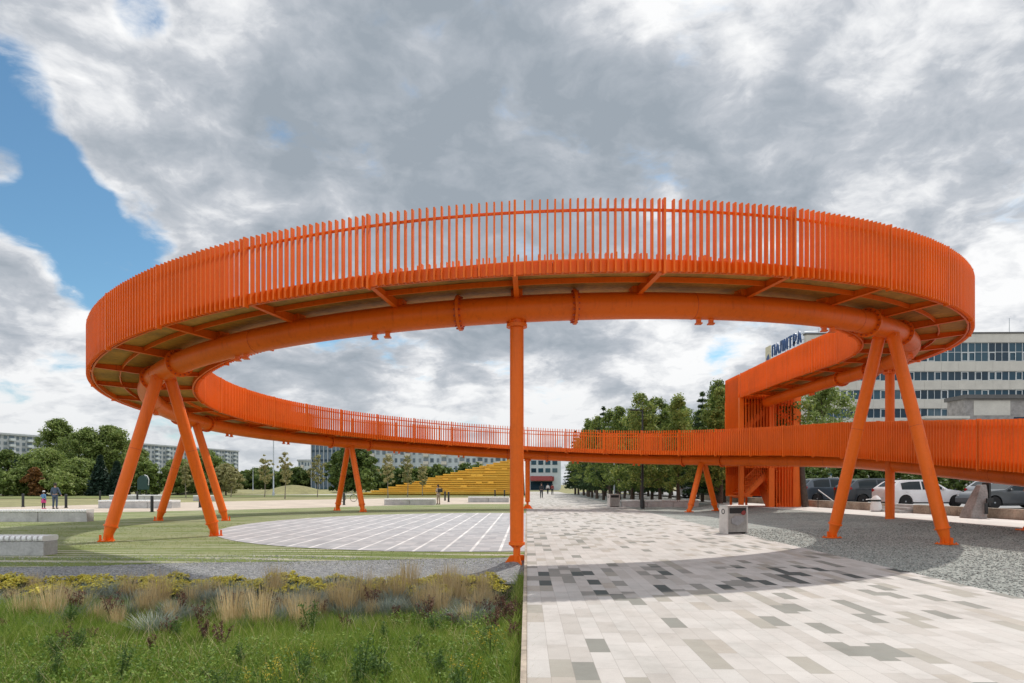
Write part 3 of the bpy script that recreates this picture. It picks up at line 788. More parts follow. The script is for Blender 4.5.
mb = MB(); mb.bx(16.95, TX1 + .1, TY0 - .12, TY0 - .06, 0.05, 6.95); tpart(mb, 'cladding_panel')
mb = MB(); mb.bx(TX0 + .02, TX0 + .06, TY0 + .2, TY1, 2.7, 8.2); tpart(mb, 'cladding_panel')
def flight(a, b, w, axis, n=9, parapet=True):
    """a flight of steps from a up to b, with stringers"""
    a = Vector(a); b = Vector(b); d = b - a
    mb = MB()
    side = Vector((0, w / 2, 0)) if axis == 'x' else Vector((w / 2, 0, 0))
    for k in range(n):
        c = a + d * ((k + .5) / n)
        s = (abs(d.x) / n + .02, w, .04) if axis == 'x' else (w, abs(d.y) / n + .02, .04)
        mb.box(c, s)
    mb.bar(a - Vector((0,0,.19)), b - Vector((0,0,.19)), w * .98, .03)
    for s in (1, -1):
        mb.bar(a + side * s - Vector((0,0,.03)), b + side * s - Vector((0,0,.03)), .03, .34)
        if parapet:
            for k in range(n * 2):
                c = a + d * ((k + .5) / n / 2) + side * s
                mb.box(c + Vector((0,0,.55)), (.03, .03, 1.0))
            mb.bar(a + side * s + Vector((0,0,1.05)), b + side * s + Vector((0,0,1.05)), .04, .05)
    return mb
tpart(flight((16.0, 40.7, .1), (16.0, 42.4, 1.7), .8, 'y'), 'stair_flight')
tpart(flight((14.15, 41.85, 0.95), (16.3, 41.85, 3.05), 2.3, 'x'), 'stair_flight')
tpart(flight((16.2, 42.6, 3.2), (14.2, 42.6, 5.0), 1.1, 'x'), 'stair_flight')
tpart(flight((14.2, 41.3, 5.1), (16.2, 41.3, 6.8), 1.1, 'x'), 'stair_flight')
mb = MB(); mb.bx(13.9, 14.6, 40.7, 43.1, .84, .94); tpart(mb, 'landing')
mb = MB(); mb.bx(15.6, 17.1, 42.5, 43.1, 1.62, 1.7); tpart(mb, 'landing')
mb = MB(); mb.bx(16.3, 17.1, 40.7, 43.1, 3.04, 3.14); tpart(mb, 'landing')
mb = MB(); mb.bx(13.9, 14.4, 40.8, 43.1, 5.0, 5.1); tpart(mb, 'landing')
mb = MB(); mb.prism([(40.7, 0.0), (42.5, 1.55), (42.5, 2.6), (40.7, 1.05)], 'x', 15.52, 15.55); tpart(mb, 'stringer_panel')
for x, y in ((14.05, 41.0), (14.05, 43.0), (15.0, 42.9)):
    mb = MB(); mb.bx(x-.06, x+.06, y-.06, y+.06, 0, .83); tpart(mb, 'stub_post')
# ------------------------------------------------------------------ foliage
def leaf_cloud(name, mat, parent, centers, n_per, spread, size, seed, droop=0.0, flat=0.0, aspect=0.55):
    """many small leaf quads gathered in clumps; each clump has its own tilt so clumps catch light differently"""
    rg = np.random.default_rng(seed)
    C = np.repeat(np.asarray(centers, float), n_per, axis=0); N = len(C)
    sp = np.repeat(np.asarray(spread, float) * np.ones(len(centers)), n_per)
    d = rg.normal(size=(N, 3)); d /= np.linalg.norm(d, axis=1)[:, None]
    rr = sp * rg.uniform(0.15, 1.0, N) ** 0.6
    P = C + d * rr[:, None] * np.array([1, 1, 0.72])
    P[:, 2] -= droop * rr
    nrm = d * 0.7 + rg.normal(size=(N, 3)) * 0.6 + np.array([0, 0, 0.35 + flat])
    nrm /= np.linalg.norm(nrm, axis=1)[:, None]
    a = np.cross(nrm, rg.normal(size=(N, 3))); a /= np.linalg.norm(a, axis=1)[:, None]
    b = np.cross(nrm, a)
    s = size * rg.uniform(0.55, 1.25, N)[:, None]
    V = np.stack([P - a*s, P - b*s*aspect, P + a*s, P + b*s*aspect], 1).reshape(-1, 3)
    Q = np.arange(4 * N).reshape(-1, 4)
    return np_mesh(name, V, Q, mat, parent)

def branchy(mb, base, h, r0, n_limb, reach, seed, first=0.3, up=0.55):
    rg = random.Random(seed)
    pts = []; k = 7
    x = y = 0
    for i in range(k + 1):
        f = i / k
        x += rg.uniform(-.03, .03) * h * .25; y += rg.uniform(-.03, .03) * h * .25
        pts.append(Vector((x if i else 0, y if i else 0, h * f)))
    mb.tube(pts, [r0 * (1 - .86 * i / k) * (1.25 if i == 0 else 1) for i in range(k + 1)], n=7)
    tips = []
    for j in range(n_limb):
        f = first + (0.93 - first) * (j + rg.random() * .6) / n_limb
        i = f * k; i0 = min(int(i), k - 1); p = pts[i0].lerp(pts[i0+1], i - i0)
        an = j * 2.4 + rg.uniform(-.5, .5)
        L = reach * (1.05 - .55 * f) * rg.uniform(.7, 1.1)
        dirv = Vector((math.cos(an), math.sin(an), up + rg.uniform(-.15, .25))).normalized()
        e = p + dirv * L; m = p.lerp(e, .5) + Vector((0, 0, -.06 * L))
        rr = r0 * (1 - f) * .55 + .012
        mb.tube([p, m, e], [rr, rr * .6, rr * .22], n=5)
        tips.append((p, m, e))
    return tips

def make_broadleaf(name, label, cat, h, w, crown0, leaf, bark, leafsize, nclump, nper, seed, loc, pointed=0.0, group=None, r0=None, squash=0.0):
    t = thing(name, label, cat, loc, 0, group)
    rg = random.Random(seed)
    mb = MB(); tips = branchy(mb, None, h * .93, r0 or h * .017, 11, w * .95, seed, first=max(.14, crown0 / h * .9))
    mb.build('trunk', bark, t, smooth=True)
    cs = []; sp = []
    hc = h - crown0
    for j in range(nclump):
        f = rg.random() ** .85
        zc = crown0 + hc * f
        # envelope: widest at 40 % of the crown, with lumps
        e = (math.sin(PI * min(1, (f * .86 + .12))) ** .7)
        e = e * (1 - pointed) + pointed * (min(1, f * 6 + .45) * (1 - f) ** .8 * 1.15 + .06)
        an = rg.random() * 2 * PI
        lump = 1 + .28 * math.sin(3 * an + seed) + .18 * math.sin(5 * an + 7 * f + seed * 2)
        r = w * e * lump * (rg.random() ** .42)
        cs.append((r * math.cos(an), r * math.sin(an), zc)); sp.append(w * rg.uniform(.16, .33))
    for p, m, e in tips:
        cs.append(tuple(e)); sp.append(w * .26); cs.append(tuple(m)); sp.append(w * .2)
    leaf_cloud('crown', leaf, t, cs, nper, sp, leafsize, seed)
    return t

def make_spruce(name, label, cat, h, w, leaf, seed, loc, crown0=0.5, tiers=15, nper=46, leafsize=.2, group=None, ragged=.3):
    t = thing(name, label, cat, loc, 0, group)
    rg = random.Random(seed); mb = MB()
    mb.tube([(0, 0, 0), (0, 0, h * .5), (0, 0, h)], [h * .016, h * .011, .012], n=8)
    cs = []; sp = []
    for i in range(tiers):
        f = i / (tiers - 1); z = crown0 + (h * .985 - crown0) * f
        r = w * (1 - f) ** .85 + .1
        nb = max(4, int(10 * (1 - f) + 4))
        off = rg.random() * 6
        for k in range(nb):
            an = off + 2 * PI * k / nb + rg.uniform(-.2, .2); L = r * rg.uniform(1 - ragged, 1.08)
            tip = Vector((math.cos(an) * L, math.sin(an) * L, z - L * .22))
            mb.tube([(0, 0, z), tip], [.018, .006], n=4, caps=False)
            for q in (.35, .62, .85, 1.0):
                cs.append((tip.x * q, tip.y * q, z - L * .22 * q)); sp.append(.10 + .17 * r * (1.15 - q * .6))
    cs.append((0, 0, h)); sp.append(.12)
    mb.build('trunk', M['bark'], t, smooth=True)
    leaf_cloud('crown', leaf, t, cs, max(4, nper // 4), sp, leafsize, seed, flat=.5, aspect=.3)
    return t

# --- grove beside the promenade: planted in rows, lindens and ragged spruces
gl = []
for s in range(4):
    gl.append(make_broadleaf('linden_tree', 'x', 'tree', 8.6 + .6 * (s % 2), 1.85 - .12 * (s % 3), 1.4, M['leaf_grove'], M['bark'], .10, 110, 88, 30 + s, (0, -50, 0), pointed=(.55, .85, .7, .95)[s]))
gs = [make_spruce('spruce_tree', 'x', 'tree', 9.6, 1.75, M['leaf_spruce'], 50 + s, (0, -60, 0), 1.5, 17, 44, .2) for s in range(2)]
used = set(); rg = random.Random(5)
def put(proto, loc, rz, sc, label, group=None):
    if proto.name not in used:
        used.add(proto.name); o = proto
        o.location = loc; o.rotation_euler = (0, 0, rz); o.scale = (sc, sc, sc) if not hasattr(sc, '__len__') else sc
        o['label'] = label
    else: o = copy_tree(proto, loc, rz, sc, label)
    if group: o['group'] = group
    return o
ROWN = ['row beside the promenade', 'second row', 'third row', 'row nearest the cars']
spruce_spots = {(0, 4): .98, (0, 6): .9, (0, 8): 1.08, (1, 2): .95, (2, 5): .95, (0, 11): 1.05, (0, 12): .9, (1, 7): 1.0, (1, 4): .86, (1, 10): 1.0, (2, 1): .92, (2, 8): 1.0}
for r in range(4):
    for j in range(13):
        y = 47.5 + j * 5.6 + rg.uniform(-.5, .5)
        x = wr(y) + 1.1 + r * 2.75 + rg.uniform(-.25, .25)
        if x > 15.5 and y > 46 and r == 3 and j > 9: continue
        if r == 3 and j == 0: continue
        far = 'nearest' if j == 0 else ('near' if j < 4 else ('middle' if j < 8 else 'far'))
        sz = .80 + .05 * j * .3 + rg.uniform(0, .16) + (.10 if r > 1 else 0)
        if (r, j) in spruce_spots:
            put(gs[(r + j) % 2], (x, y, 0), rg.random() * 6, spruce_spots[(r, j)] * (1.0 if r else 1.02), 'pointed dark spruce rising above lindens in the %s' % ROWN[r], 'spruces in the grove')
        else:
            put(gl[(r * 3 + j) % 4], (x, y, 0), rg.random() * 6, sz, 'green grove linden with bare trunk, %s part of the %s' % (far, ROWN[r]), 'trees of the grove beside the promenade')
# taller trees at the near end of the grove, next to the stair tower
put(gl[1], (15.2, 49.5, 0), 1.0, 1.0, 'tall linden directly left of the orange stair tower', 'trees of the grove beside the promenade')
put(gs[0], (16.0, 50.5, 0), 2.0, (.98, .98, .94), 'tall dark spruce touching the left edge of the stair tower', 'spruces in the grove')
# tree behind the walkway leg, in front of the office building
t = make_broadleaf('linden_tree', 'rounded green tree in front of the office building, right of the stair tower', 'tree', 12.2, 3.5, 2.6, M['leaf_mid'], M['bark'], .16, 110, 80, 77, (34.5, 74, .38))
t = make_broadleaf('linden_tree', 'low bushy tree beside the rounded tree before the office building', 'tree', 7.2, 2.3, 1.5, M['leaf_mid'], M['bark'], .16, 60, 60, 78, (38.6, 75, .38))
t = thing('leaning_trunk', 'dark rough bare tree trunk right of the stair tower base', 'tree', (17.6, 40.2, .25))
mb = MB(); mb.tube([(0,0,0), (-.1,.1,1.5), (-.25,.2,4.2), (-.3,.3,6.5)], [.22,.17,.14,.08], n=9); mb.build('trunk', M['bark'], t, smooth=True)
rg2 = random.Random(3)
leaf_cloud('crown', M['leaf_grove'], t, [(rg2.uniform(-1.3,.8), rg2.uniform(-.5,1.6), rg2.uniform(4.2,6.3)) for _ in range(26)], 40, .45, .11, 5)

# --- big trees at the left
def px_tree(fn, px, depth, top, half, **kw):
    x, y = at(px, depth); h = EYE + (HOR - top) / F * depth; w = half / F * depth
    return x, y, h, w
def left_tree(px, depth, top, half, leaf, label, seed, crown0=1.0, n=210, nper=110, ls=.20, name='broadleaf_tree', cat='tree', bark='bark'):
    x, y, h, w = px_tree(None, px, depth, top, half)
    return make_broadleaf(name, label, cat, h, w, crown0, M[leaf], M[bark], ls, n, nper, seed, (x, y, 0), r0=max(.12, h * .014))
left_tree(57, 112, 421, 19, 'leaf_mid', 'tallest pale green birch at the far left in front of the long apartment block', 101, 1.2, 170, 110, .18, 'birch_tree', bark='palebark')
left_tree(86, 108, 431, 24, 'leaf_mid', 'broad green tree right of the tallest birch', 102, 1.0, 150)
left_tree(112, 110, 428, 22, 'leaf_mid', 'wide leafy tree above the pair of blue spruces', 103, 1.0, 150)
left_tree(136, 116, 447, 17, 'leaf_mid', 'lower round tree between the spruces and the orange legs', 104, .6, 110)
left_tree(45, 100, 452, 26, 'leaf_mid', 'wide bushy willow standing before the tallest birch', 105, .3, 190, 110, .19)
left_tree(78, 100, 461, 24, 'leaf_mid', 'low spreading willow left of the blue spruces', 106, .2, 190, 110, .19)
left_tree(8, 104, 452, 18, 'leaf_dark', 'dark tree cut by the left edge of the picture', 107, .5, 120)
left_tree(22, 96, 470, 16, 'leaf_mid', 'low rounded green bush in front of the dark tree at the left edge', 108, .1, 80, 70, .22, 'bush', 'shrub')
left_tree(35, 94, 469, 9, 'leaf_orange', 'rust orange bush between green bushes', 109, .1, 60, 60, .2, 'bush', 'shrub')
left_tree(3, 92, 473, 12, 'leaf_mid', 'low green bush at the far left edge', 110, .1, 60, 70, .2, 'bush', 'shrub')
left_tree(60, 93, 473, 15, 'leaf_mid', 'low green bush behind the walking adult and child', 111, .1, 80, 70, .2, 'bush', 'shrub')
left_tree(146, 100, 463, 15, 'leaf_mid', 'bushy green tree behind the dark green rounded column', 112, .2, 100, 70, .24)
left_tree(178, 104, 460, 17, 'leaf_mid', 'willow seen between the legs of the nearest left support', 113, .3, 110)
left_tree(205, 106, 452, 19, 'leaf_mid', 'tall round willow behind the slanted legs at the left', 114, .5, 130)
left_tree(226, 98, 466, 14, 'leaf_pale', 'yellowish tree right of the slanted legs at the left', 115, .6, 80, 60, .24)
left_tree(355, 140, 444, 20, 'leaf_dark', 'tall dark tree seen behind the slender central support legs', 116, .6, 160, 80, .36)
left_tree(339, 146, 452, 11, 'leaf_dark', 'narrow dark tree beside the blue glass tower', 117, .6, 100, 70, .36)
left_tree(366, 120, 470, 9, 'leaf_mid', 'small green tree at the low end of the wooden terraces', 118, .6, 60, 60, .28)
for px, top, half, lab, sd in ((100, 456, 13, 'tall blue green spruce in front of the leafy trees', 1), (117, 462, 12, 'shorter blue green spruce right of the tall one', 2), (17, 461, 9, 'slim dark spruce behind the low bushes at the left', 3), (27, 458, 7, 'slender dark spruce beside the slim one', 4)):
    dd = 96 if px > 50 else 101
    x, y, h, w = px_tree(None, px, dd, top, half)
    make_spruce('spruce_tree', lab, 'tree', h, w, M['leaf_blue'], 60 + sd, (x, y, 0), .25, 14, 60, .34)
# distant tree line
proto = [make_broadleaf('distant_tree', 'x', 'tree', 7.5, 4.2, .3, M['leaf_dark'], M['bark'], .6, 50, 26, 130 + s, (0, -70, 0), r0=.15) for s in range(3)]
for k in range(26):
    px = 232 + k * 4.6 + rg.uniform(-1, 1); d = 235 + rg.uniform(-15, 15)
    x, y = at(px, d)
    put(proto[k % 3], (x, y, 0), rg.random() * 6, rg.uniform(.55, 1.0), 'small dark round tree in the far tree line beyond the lawn', 'trees of the far tree line')
for k in range(17):
    px = 350 + k * 10.5 + rg.uniform(-3, 3); dd = 165 + rg.uniform(-12, 12)
    x, y = at(px, dd)
    put(proto[k % 3], (x, y, 0), rg.random() * 6, rg.uniform(.5, .85), 'dark round tree before the bluish apartment block in the centre', 'trees before the central apartment block')
# shrubs along the back of the car park
proto = [make_broadleaf('shrub', 'x', 'shrub', 3.6, 1.9, .1, M['leaf_dark'], M['bark'], .2, 50, 46, 140 + s, (0, -75, 0), r0=.06) for s in range(2)]
for k in range(20):
    y = 66 + rg.uniform(-2, 2); x = 19 + k * 2.3
    put(proto[k % 2], (x, y, .38), rg.random() * 6, rg.uniform(.75, 1.15), 'dark green shrub in the hedge behind the parked cars', 'shrubs behind the car park')
# young staked trees on the lawn
for px, by, top, half, lab, sd in ((264.6, 497, 455, 9, 'leftmost thin young tree with sparse yellowish crown beside the lamp pole', 1), (285, 499, 453, 9, 'young tree with sparse crown just right of the lamp pole', 2),
        (317.5, 497.3, 456, 11, 'fuller young yellowish tree left of the slender central support', 3), (388, 498, 455, 10, 'pale young tree right of the slender central support', 4),
        (407.5, 497, 456, 9, 'pale young tree in front of the rising wooden terraces', 5), (422.5, 496.5, 463, 7, 'smallest young tree close to the person on the path', 6), (186, 498, 462, 8, 'young tree between the two left pairs of slanted legs', 7),
        (231, 497, 470, 8, 'small young tree right of the left slanted legs', 8)):
    d = 1072 / (by - HOR); x, y = at(px, d); h = EYE + (HOR - top) / F * d; w = half / F * d
    make_broadleaf('young_tree', lab, 'tree', h, w * .8, h * .36, M['leaf_pale'], M['palebark'], .12, 30, 26, 150 + sd, (x, y, 0), r0=.06)

# ------------------------------------------------------------------ planting bed
def blades(name, mat, parent, P, H, W, lean, rg, seg=2, curl=.5):
    """upright grass blades: P base points, H heights"""
    N = len(P); an = rg.uniform(0, 2*PI, N); la = rg.uniform(0, 2*PI, N)
    side = np.stack([np.cos(an), np.sin(an), np.zeros(N)], 1) * (W / 2 * rg.uniform(.7, 1.3, N))[:, None]
    ln = np.stack([np.cos(la), np.sin(la), np.zeros(N)], 1) * (H * lean * rg.uniform(0.2, 1.2, N))[:, None]
    V = []
    for i in range(seg + 1):
        f = i / seg
        c = P + ln * f ** (1 + curl) + np.stack([np.zeros(N), np.zeros(N), H * f * (1 - .12 * f * lean)], 1)
        if i == seg: V += [c]
        else: V += [c - side * (1 - .55 * f), c + side * (1 - .55 * f)]
    k = 2 * seg + 1
    A = np.stack(V, 1).reshape(-1, 3); b = np.arange(N) * k
    Q = [np.stack([b + 2*i, b + 2*i + 1, b + 2*i + 3, b + 2*i + 2], 1) for i in range(seg - 1)]
    T = np.stack([b + 2*seg - 2, b + 2*seg - 1, b + 2*seg], 1)
    return np_mesh(name, A, np.concatenate(Q) if Q else None, mat, parent, T)

rg = np.random.default_rng(21)
def scatter(n, y0, y1, x0f, x1):
    y = np.sqrt(rg.uniform(y0*y0, y1*y1, n))
    x = rg.uniform(0, 1, n) * (x1 - x0f(y)) + x0f(y)
    return x, y
def vnoise(x, y, s, seed):
    r = np.random.default_rng(seed); t = 0
    for k in range(5):
        a = r.uniform(0, 2*PI); f = s * (1.7 ** k) * .7; t = t + np.sin((x*np.cos(a) + y*np.sin(a)) * f + r.uniform(0, 6)) / (k + 1.5)
    return t
xl = lambda y: -.92 * y - 1.8
x, y = scatter(190000, 3.6, 10.2, xl, 0.02)
k_ = rg.random(len(y)) < np.clip((10.2 - y) / 1.7, 0, 1); x, y = x[k_], y[k_]
x = np.minimum(x, wl(y) - 0.05)
n1 = vnoise(x, y, 1.2, 4); hgt = (.215 + .08 * n1) * rg.uniform(.5, 1.3, len(x)); hgt = np.clip(hgt, .05, .46)
g = blades('meadow_grass', M['grass'], None, np.stack([x, y, np.full(len(x), -.28)], 1), hgt, .0065, .55, rg)
tag(g, 'tall green meadow grass filling the front of the planting bed', 'grass', kind='stuff')
# fine dry seed stalks over the meadow and along the edge of the paving
x, y = scatter(5200, 3.6, 11.2, xl, 0.0)
g = blades('seed_stalks', M['tan'], None, np.stack([x, y, np.full(len(x), -.28)], 1), rg.uniform(.18, .46, len(x)), .0032, .9, rg)
tag(g, 'thin dry seed stalks standing among the green grass', 'grass', kind='stuff')
y = rg.uniform(3.4, 12.8, 2600); x = wl(y) - .07 - np.abs(rg.normal(0, .07, len(y)))
g = blades('edge_grass', M['grass'], None, np.stack([x, y, np.full(len(x), -.22)], 1), rg.uniform(.12, .30, len(x)), .006, 1.0, rg)
tag(g, 'green grass fringe leaning over the edge of the paving', 'grass', kind='stuff')
# small leaves, clover and seed heads through the meadow
x, y = scatter(9000, 3.6, 8.9, xl, -.05)
n2 = vnoise(x, y, 1.6, 14)
k_ = n2 > -.35
g = leaf_cloud('meadow_herbs', M['clover'], None, np.stack([x, y, -.27 + .05 + .13 * rg.uniform(.2, 1.3, len(x))], 1)[k_], 6, .06, .016, 77, flat=.4, aspect=.55)
tag(g, 'small leafy herbs and clover mixed through the green meadow grass', 'grass', kind='stuff')
# short turf over the near lawn
x, y = scatter(52000, 14.0, 28, lambda q: -.80 * q, 0.0)
keep = ((x - PC[0])**2 / PR**2 + (y - PC[1])**2 / (PR*1.155)**2 > 1.01) & (x < wl(y) - .06) & (vnoise(x, y, 1.4, 8) + rg.normal(0, .5, len(x)) > -.3) & (y > 14.9 - .9 * np.clip(-x / 8, 0, 1))
x, y = x[keep], y[keep]
zb = np.array([g_left(p, q) for p, q in zip(x, y)]) - .01
g = blades('lawn_turf', M['turf'], None, np.stack([x, y, zb], 1), rg.uniform(.015, .05, len(x)), .012, .7, rg, seg=1)
tag(g, 'short turf growing between the pale paver strips of the lawn', 'grass', kind='stuff')

def tussock(name, label, cat, mat, n, r, h, w, lean, seed, parent=None):
    r_ = np.random.default_rng(seed)
    a = r_.uniform(0, 2*PI, n); q = r * np.sqrt(r_.uniform(0, 1, n)) * .45
    P = np.stack([q*np.cos(a), q*np.sin(a), np.zeros(n)], 1)
    H = h * r_.uniform(.55, 1.1, n)
    an = a + r_.normal(0, .5, n); out = np.stack([np.cos(an), np.sin(an), np.zeros(n)], 1) * (r * (q / (r*.45)) ** .7 * r_.uniform(.5, 1.1, n) * lean)[:, None]
    side = np.cross(out + 1e-4, [0, 0, 1.0]); side /= np.linalg.norm(side, axis=1)[:, None]; side *= w / 2
    V = []
    for i in range(4):
        f = i / 3
        c = P + out * f ** 1.5 + np.stack([np.zeros(n), np.zeros(n), H * (f - .18 * lean * f * f)], 1)
        V += [c] if i == 3 else [c - side * (1 - .5*f), c + side * (1 - .5*f)]
    A = np.stack(V, 1).reshape(-1, 3); b = np.arange(n) * 7
    Q = np.concatenate([np.stack([b + 2*i, b + 2*i + 1, b + 2*i + 3, b + 2*i + 2], 1) for i in range(2)])
    T = np.stack([b + 4, b + 5, b + 6], 1)
    o = np_mesh(name, A, Q, mat, parent, T)
    if label: tag(o, label, cat)
    return o
def spread_copies(protos, spots, label, group, zfun, smin=.8, smax=1.2, rnd=random.Random(4)):
    for i, (x, y) in enumerate(spots):
        p = protos[i % len(protos)]
        lab = label(i) if callable(label) else label
        o = put(p, (x, y, zfun(x, y)), rnd.random() * 6.28, rnd.uniform(smin, smax), lab, group)
zb = lambda x, y: g_left(x, y) - .015
rd = random.Random(17)
# blue fescue, closely planted
fp = [tussock('blue_fescue', 'x', 'grass clump', M['fescue'], 300, .30, .30, .007, 1.0, 200 + s) for s in range(4)]
spots = [(x, yy) for yy in np.arange(8.5, 11.2, .38) for x in np.arange(-.90 * yy - 1, -.35, .40)]
spots = [(x + rd.uniform(-.2, .2), yy + rd.uniform(-.2, .2)) for x, yy in spots if rd.random() < (.85 if 8.9 < yy < 10.7 else .45)]
spread_copies(fp, spots, 'low blue grey fescue tussock in the band behind the green meadow grass', 'blue fescue tussocks', zb, .6, 1.35)
# dry feather grass
tp = [tussock('feather_tussock', 'x', 'plant', M['tan'], 200, .24, .58, .0055, .7, 220 + s) for s in range(3)]
spots = []
for px in (12, 35, 98, 117, 172, 190, 206, 216, 231, 300, 312, 331, 338, 347, 372, 384, 398, 410, 421, 434, 447, 459, 474, 483, 492, 24, 52, 66, 84, 108, 128, 145, 158, 246, 262, 276, 288, 320, 362, 440, 466):
    yy = rd.uniform(8.6, 11.4); spots.append(((px - 512) / F * yy, yy))
spread_copies(tp, spots, 'sandy dry feather grass plume rising out of the blue fescue', 'dry feather grass clumps', zb, .6, 1.3)
# yellow stonecrop: leafy dome > flower heads
def sedum(seed):
    t = thing('stonecrop', 'x', 'flower', (0, -40, 0)); r_ = random.Random(seed)
    heads = []
    for k in range(26):
        a = r_.random() * 6.28; q = .19 * math.sqrt(r_.random()); heads.append((q*math.cos(a), q*math.sin(a), .20 - q * q * 1.3 + r_.uniform(-.03, .03)))
    leaf_cloud('leaves', M['sedumleaf'], t, [(p[0]*1.1, p[1]*1.1, p[2] - .09) for p in heads], 9, .085, .03, seed)
    leaf_cloud('flower_heads', M['sedum'], t, heads, 14, .042, .016, seed + 1, flat=1.6, aspect=.9)
    return t
sp_ = [sedum(240 + s) for s in range(4)]
spots = [(x + rd.uniform(-.16, .16), yy + rd.uniform(-.17, .17)) for yy in (10.75, 11.1, 11.5, 11.95, 12.35) for x in np.arange(-.90 * yy - .8, -.15, .34) if rd.random() < (.6 if yy < 10.9 else .95)]
spread_copies(sp_, spots, 'clump of yellow flat headed stonecrop along the gravel edge of the bed', 'yellow stonecrop clumps', zb, .65, 1.25)
# dark red docks and burnets: stem > seed heads
def dock(seed, h):
    t = thing('dark_red_dock', 'x', 'plant', (0, -42, 0)); r_ = random.Random(seed); mb = MB(); cs = []
    for k in range(5):
        a = r_.random() * 6.28; e = Vector((math.cos(a) * .14 * r_.random(), math.sin(a) * .14 * r_.random(), h * r_.uniform(.7, 1)))
        mb.tube([(0, 0, 0), e * .5 + Vector((0, 0, .03)), e], [.006, .005, .003], n=5)
        for q in np.linspace(.45, 1, 9):
            cs.append(tuple(e * q + Vector((r_.uniform(-.03, .03), r_.uniform(-.03, .03), 0))))
    mb.build('stems', M['bark'], t)
    leaf_cloud('seed_heads', M['dock'], t, cs, 11, .028, .010, seed, aspect=.8)
    return t
dp = [dock(260 + s, .36 + .05 * s) for s in range(3)]
spots = []
for px, by in ((8, 612), (40, 618), (112, 626), (150, 615), (182, 618), (232, 622), (285, 616), (318, 624), (372, 618), (398, 626), (442, 616), (470, 622), (500, 630), (3, 640), (75, 622), (92, 645), (168, 640), (200, 628), (205, 646), (222, 652), (268, 618), (300, 640), (346, 634), (428, 628), (456, 632), (488, 626), (494, 640), (503, 622), (508, 632), (515, 626), (520, 618), (512, 648), (66, 655), (150, 655)):
    yy = F * 1.88 / (by - HOR); spots.append(((px - 512) / F * yy, yy))
spread_copies(dp, spots, 'dark reddish dock with ragged seed heads among the grasses of the bed', 'dark red docks in the bed', zb, .6, 1.1)
# leafy green weeds: stem > leaves
def weed(seed, h):
    t = thing('leafy_weed', 'x', 'plant', (0, -44, 0)); r_ = random.Random(seed); mb = MB(); cs = []
    for k in range(3):
        a = r_.random() * 6.28; e = Vector((math.cos(a) * .12 * r_.random(), math.sin(a) * .12 * r_.random(), h * r_.uniform(.7, 1)))
        mb.tube([(0, 0, 0), e * .5, e], [.006, .005, .003], n=5)
        for q in np.linspace(.2, 1, 12): cs.append(tuple(e * q))
    mb.build('stem', M['weed'], t)
    leaf_cloud('leaves', M['weed'], t, cs, 11, .06, .019, seed, aspect=.3)
    return t
wp = [weed(280 + s, .30 + .05 * s) for s in range(4)]
spots = []
for k in range(26):
    yy = rd.uniform(4.6, 8.6); spots.append((rd.uniform(-.78 * yy, -.15), yy))
for px, by in ((80, 660), (118, 690), (420, 660), (440, 690), (360, 690), (300, 700), (210, 690), (40, 700)):
    yy = F * 1.88 / (by - HOR); spots.append(((px - 512) / F * yy, yy))
spread_copies(wp, spots, 'dark leafy weed sprouting in the green meadow grass', 'leafy weeds in the meadow grass', zb, .7, 1.25)
# sprays of small yellow blossom
def spray(seed):
    t = thing('yellow_wildflower', 'x', 'flower', (0, -46, 0)); r_ = random.Random(seed); mb = MB(); cs = []
    for k in range(9):
        a = r_.random() * 6.28; e = Vector((math.cos(a) * .16, math.sin(a) * .16, r_.uniform(.22, .4)))
        mb.tube([(0, 0, 0), e * .55, e], [.004, .003, .002], n=4)
        for q in (.8, .9, 1.0): cs.append(tuple(e * q))
    mb.build('stems', M['weed'], t)
    leaf_cloud('blossoms', M['wildyellow'], t, cs, 6, .035, .0065, seed, aspect=.9)
    return t
yp = [spray(300 + s) for s in range(2)]
spots = []
for px, by in ((262, 700), (285, 705), (470, 700), (300, 684), (490, 664)):
    yy = F * 1.88 / (by - HOR); spots.append(((px - 512) / F * yy, yy))
spread_copies(yp, spots, 'spray of tiny yellow blossoms in the meadow grass', 'yellow wildflowers in the meadow grass', zb, .8, 1.2)

# loose stones lying on the gravel
def stones(n, X, Y, Zf, s0, s1, mat, label, seed):
    r_ = np.random.default_rng(seed); x = X(r_, n); y = Y(r_, n)
    z = np.array([Zf(p, q) for p, q in zip(x, y)]); s = r_.uniform(s0, s1, n)
    oc = np.array([(1,0,0),(0,1,0),(-1,0,0),(0,-1,0),(0,0,1),(0,0,-1)], float)
    ft = np.array([(0,1,4),(1,2,4),(2,3,4),(3,0,4),(1,0,5),(2,1,5),(3,2,5),(0,3,5)])
    V = oc[None] * (s[:, None, None] * r_.uniform(.6, 1.3, (n, 6, 1))) * np.array([1, 1, .6])
    a = r_.uniform(0, 6.28, n); ca, sa = np.cos(a)[:, None], np.sin(a)[:, None]
    V = np.stack([V[:,:,0]*ca - V[:,:,1]*sa, V[:,:,0]*sa + V[:,:,1]*ca, V[:,:,2]], 2) + np.stack([x, y, z + s * .25], 1)[:, None, :]
    T = (ft[None] + (np.arange(n) * 6)[:, None, None]).reshape(-1, 3)
    o = np_mesh('gravel_stones', V.reshape(-1, 3), None, mat, None, T); tag(o, label, 'stones', kind='stuff'); return o
M['stone'] = leafmat('loose_stones', [(.09,.095,.09),(.2,.205,.19),(.36,.36,.33),(.52,.51,.47)], 0.0, .9)
def sx_(r_, n): return 7.0 + 8.0 * r_.random(n) ** 1.3
stones(26000, lambda r_, n: 7.25 + 8.5 * r_.random(n), lambda r_, n: 8.5 + 16 * r_.random(n) ** 1.4, lambda p, q: g_right(p, q) - .012, .010, .026, M['stone'], 'loose grey stones of the gravel field beside the promenade', 1)
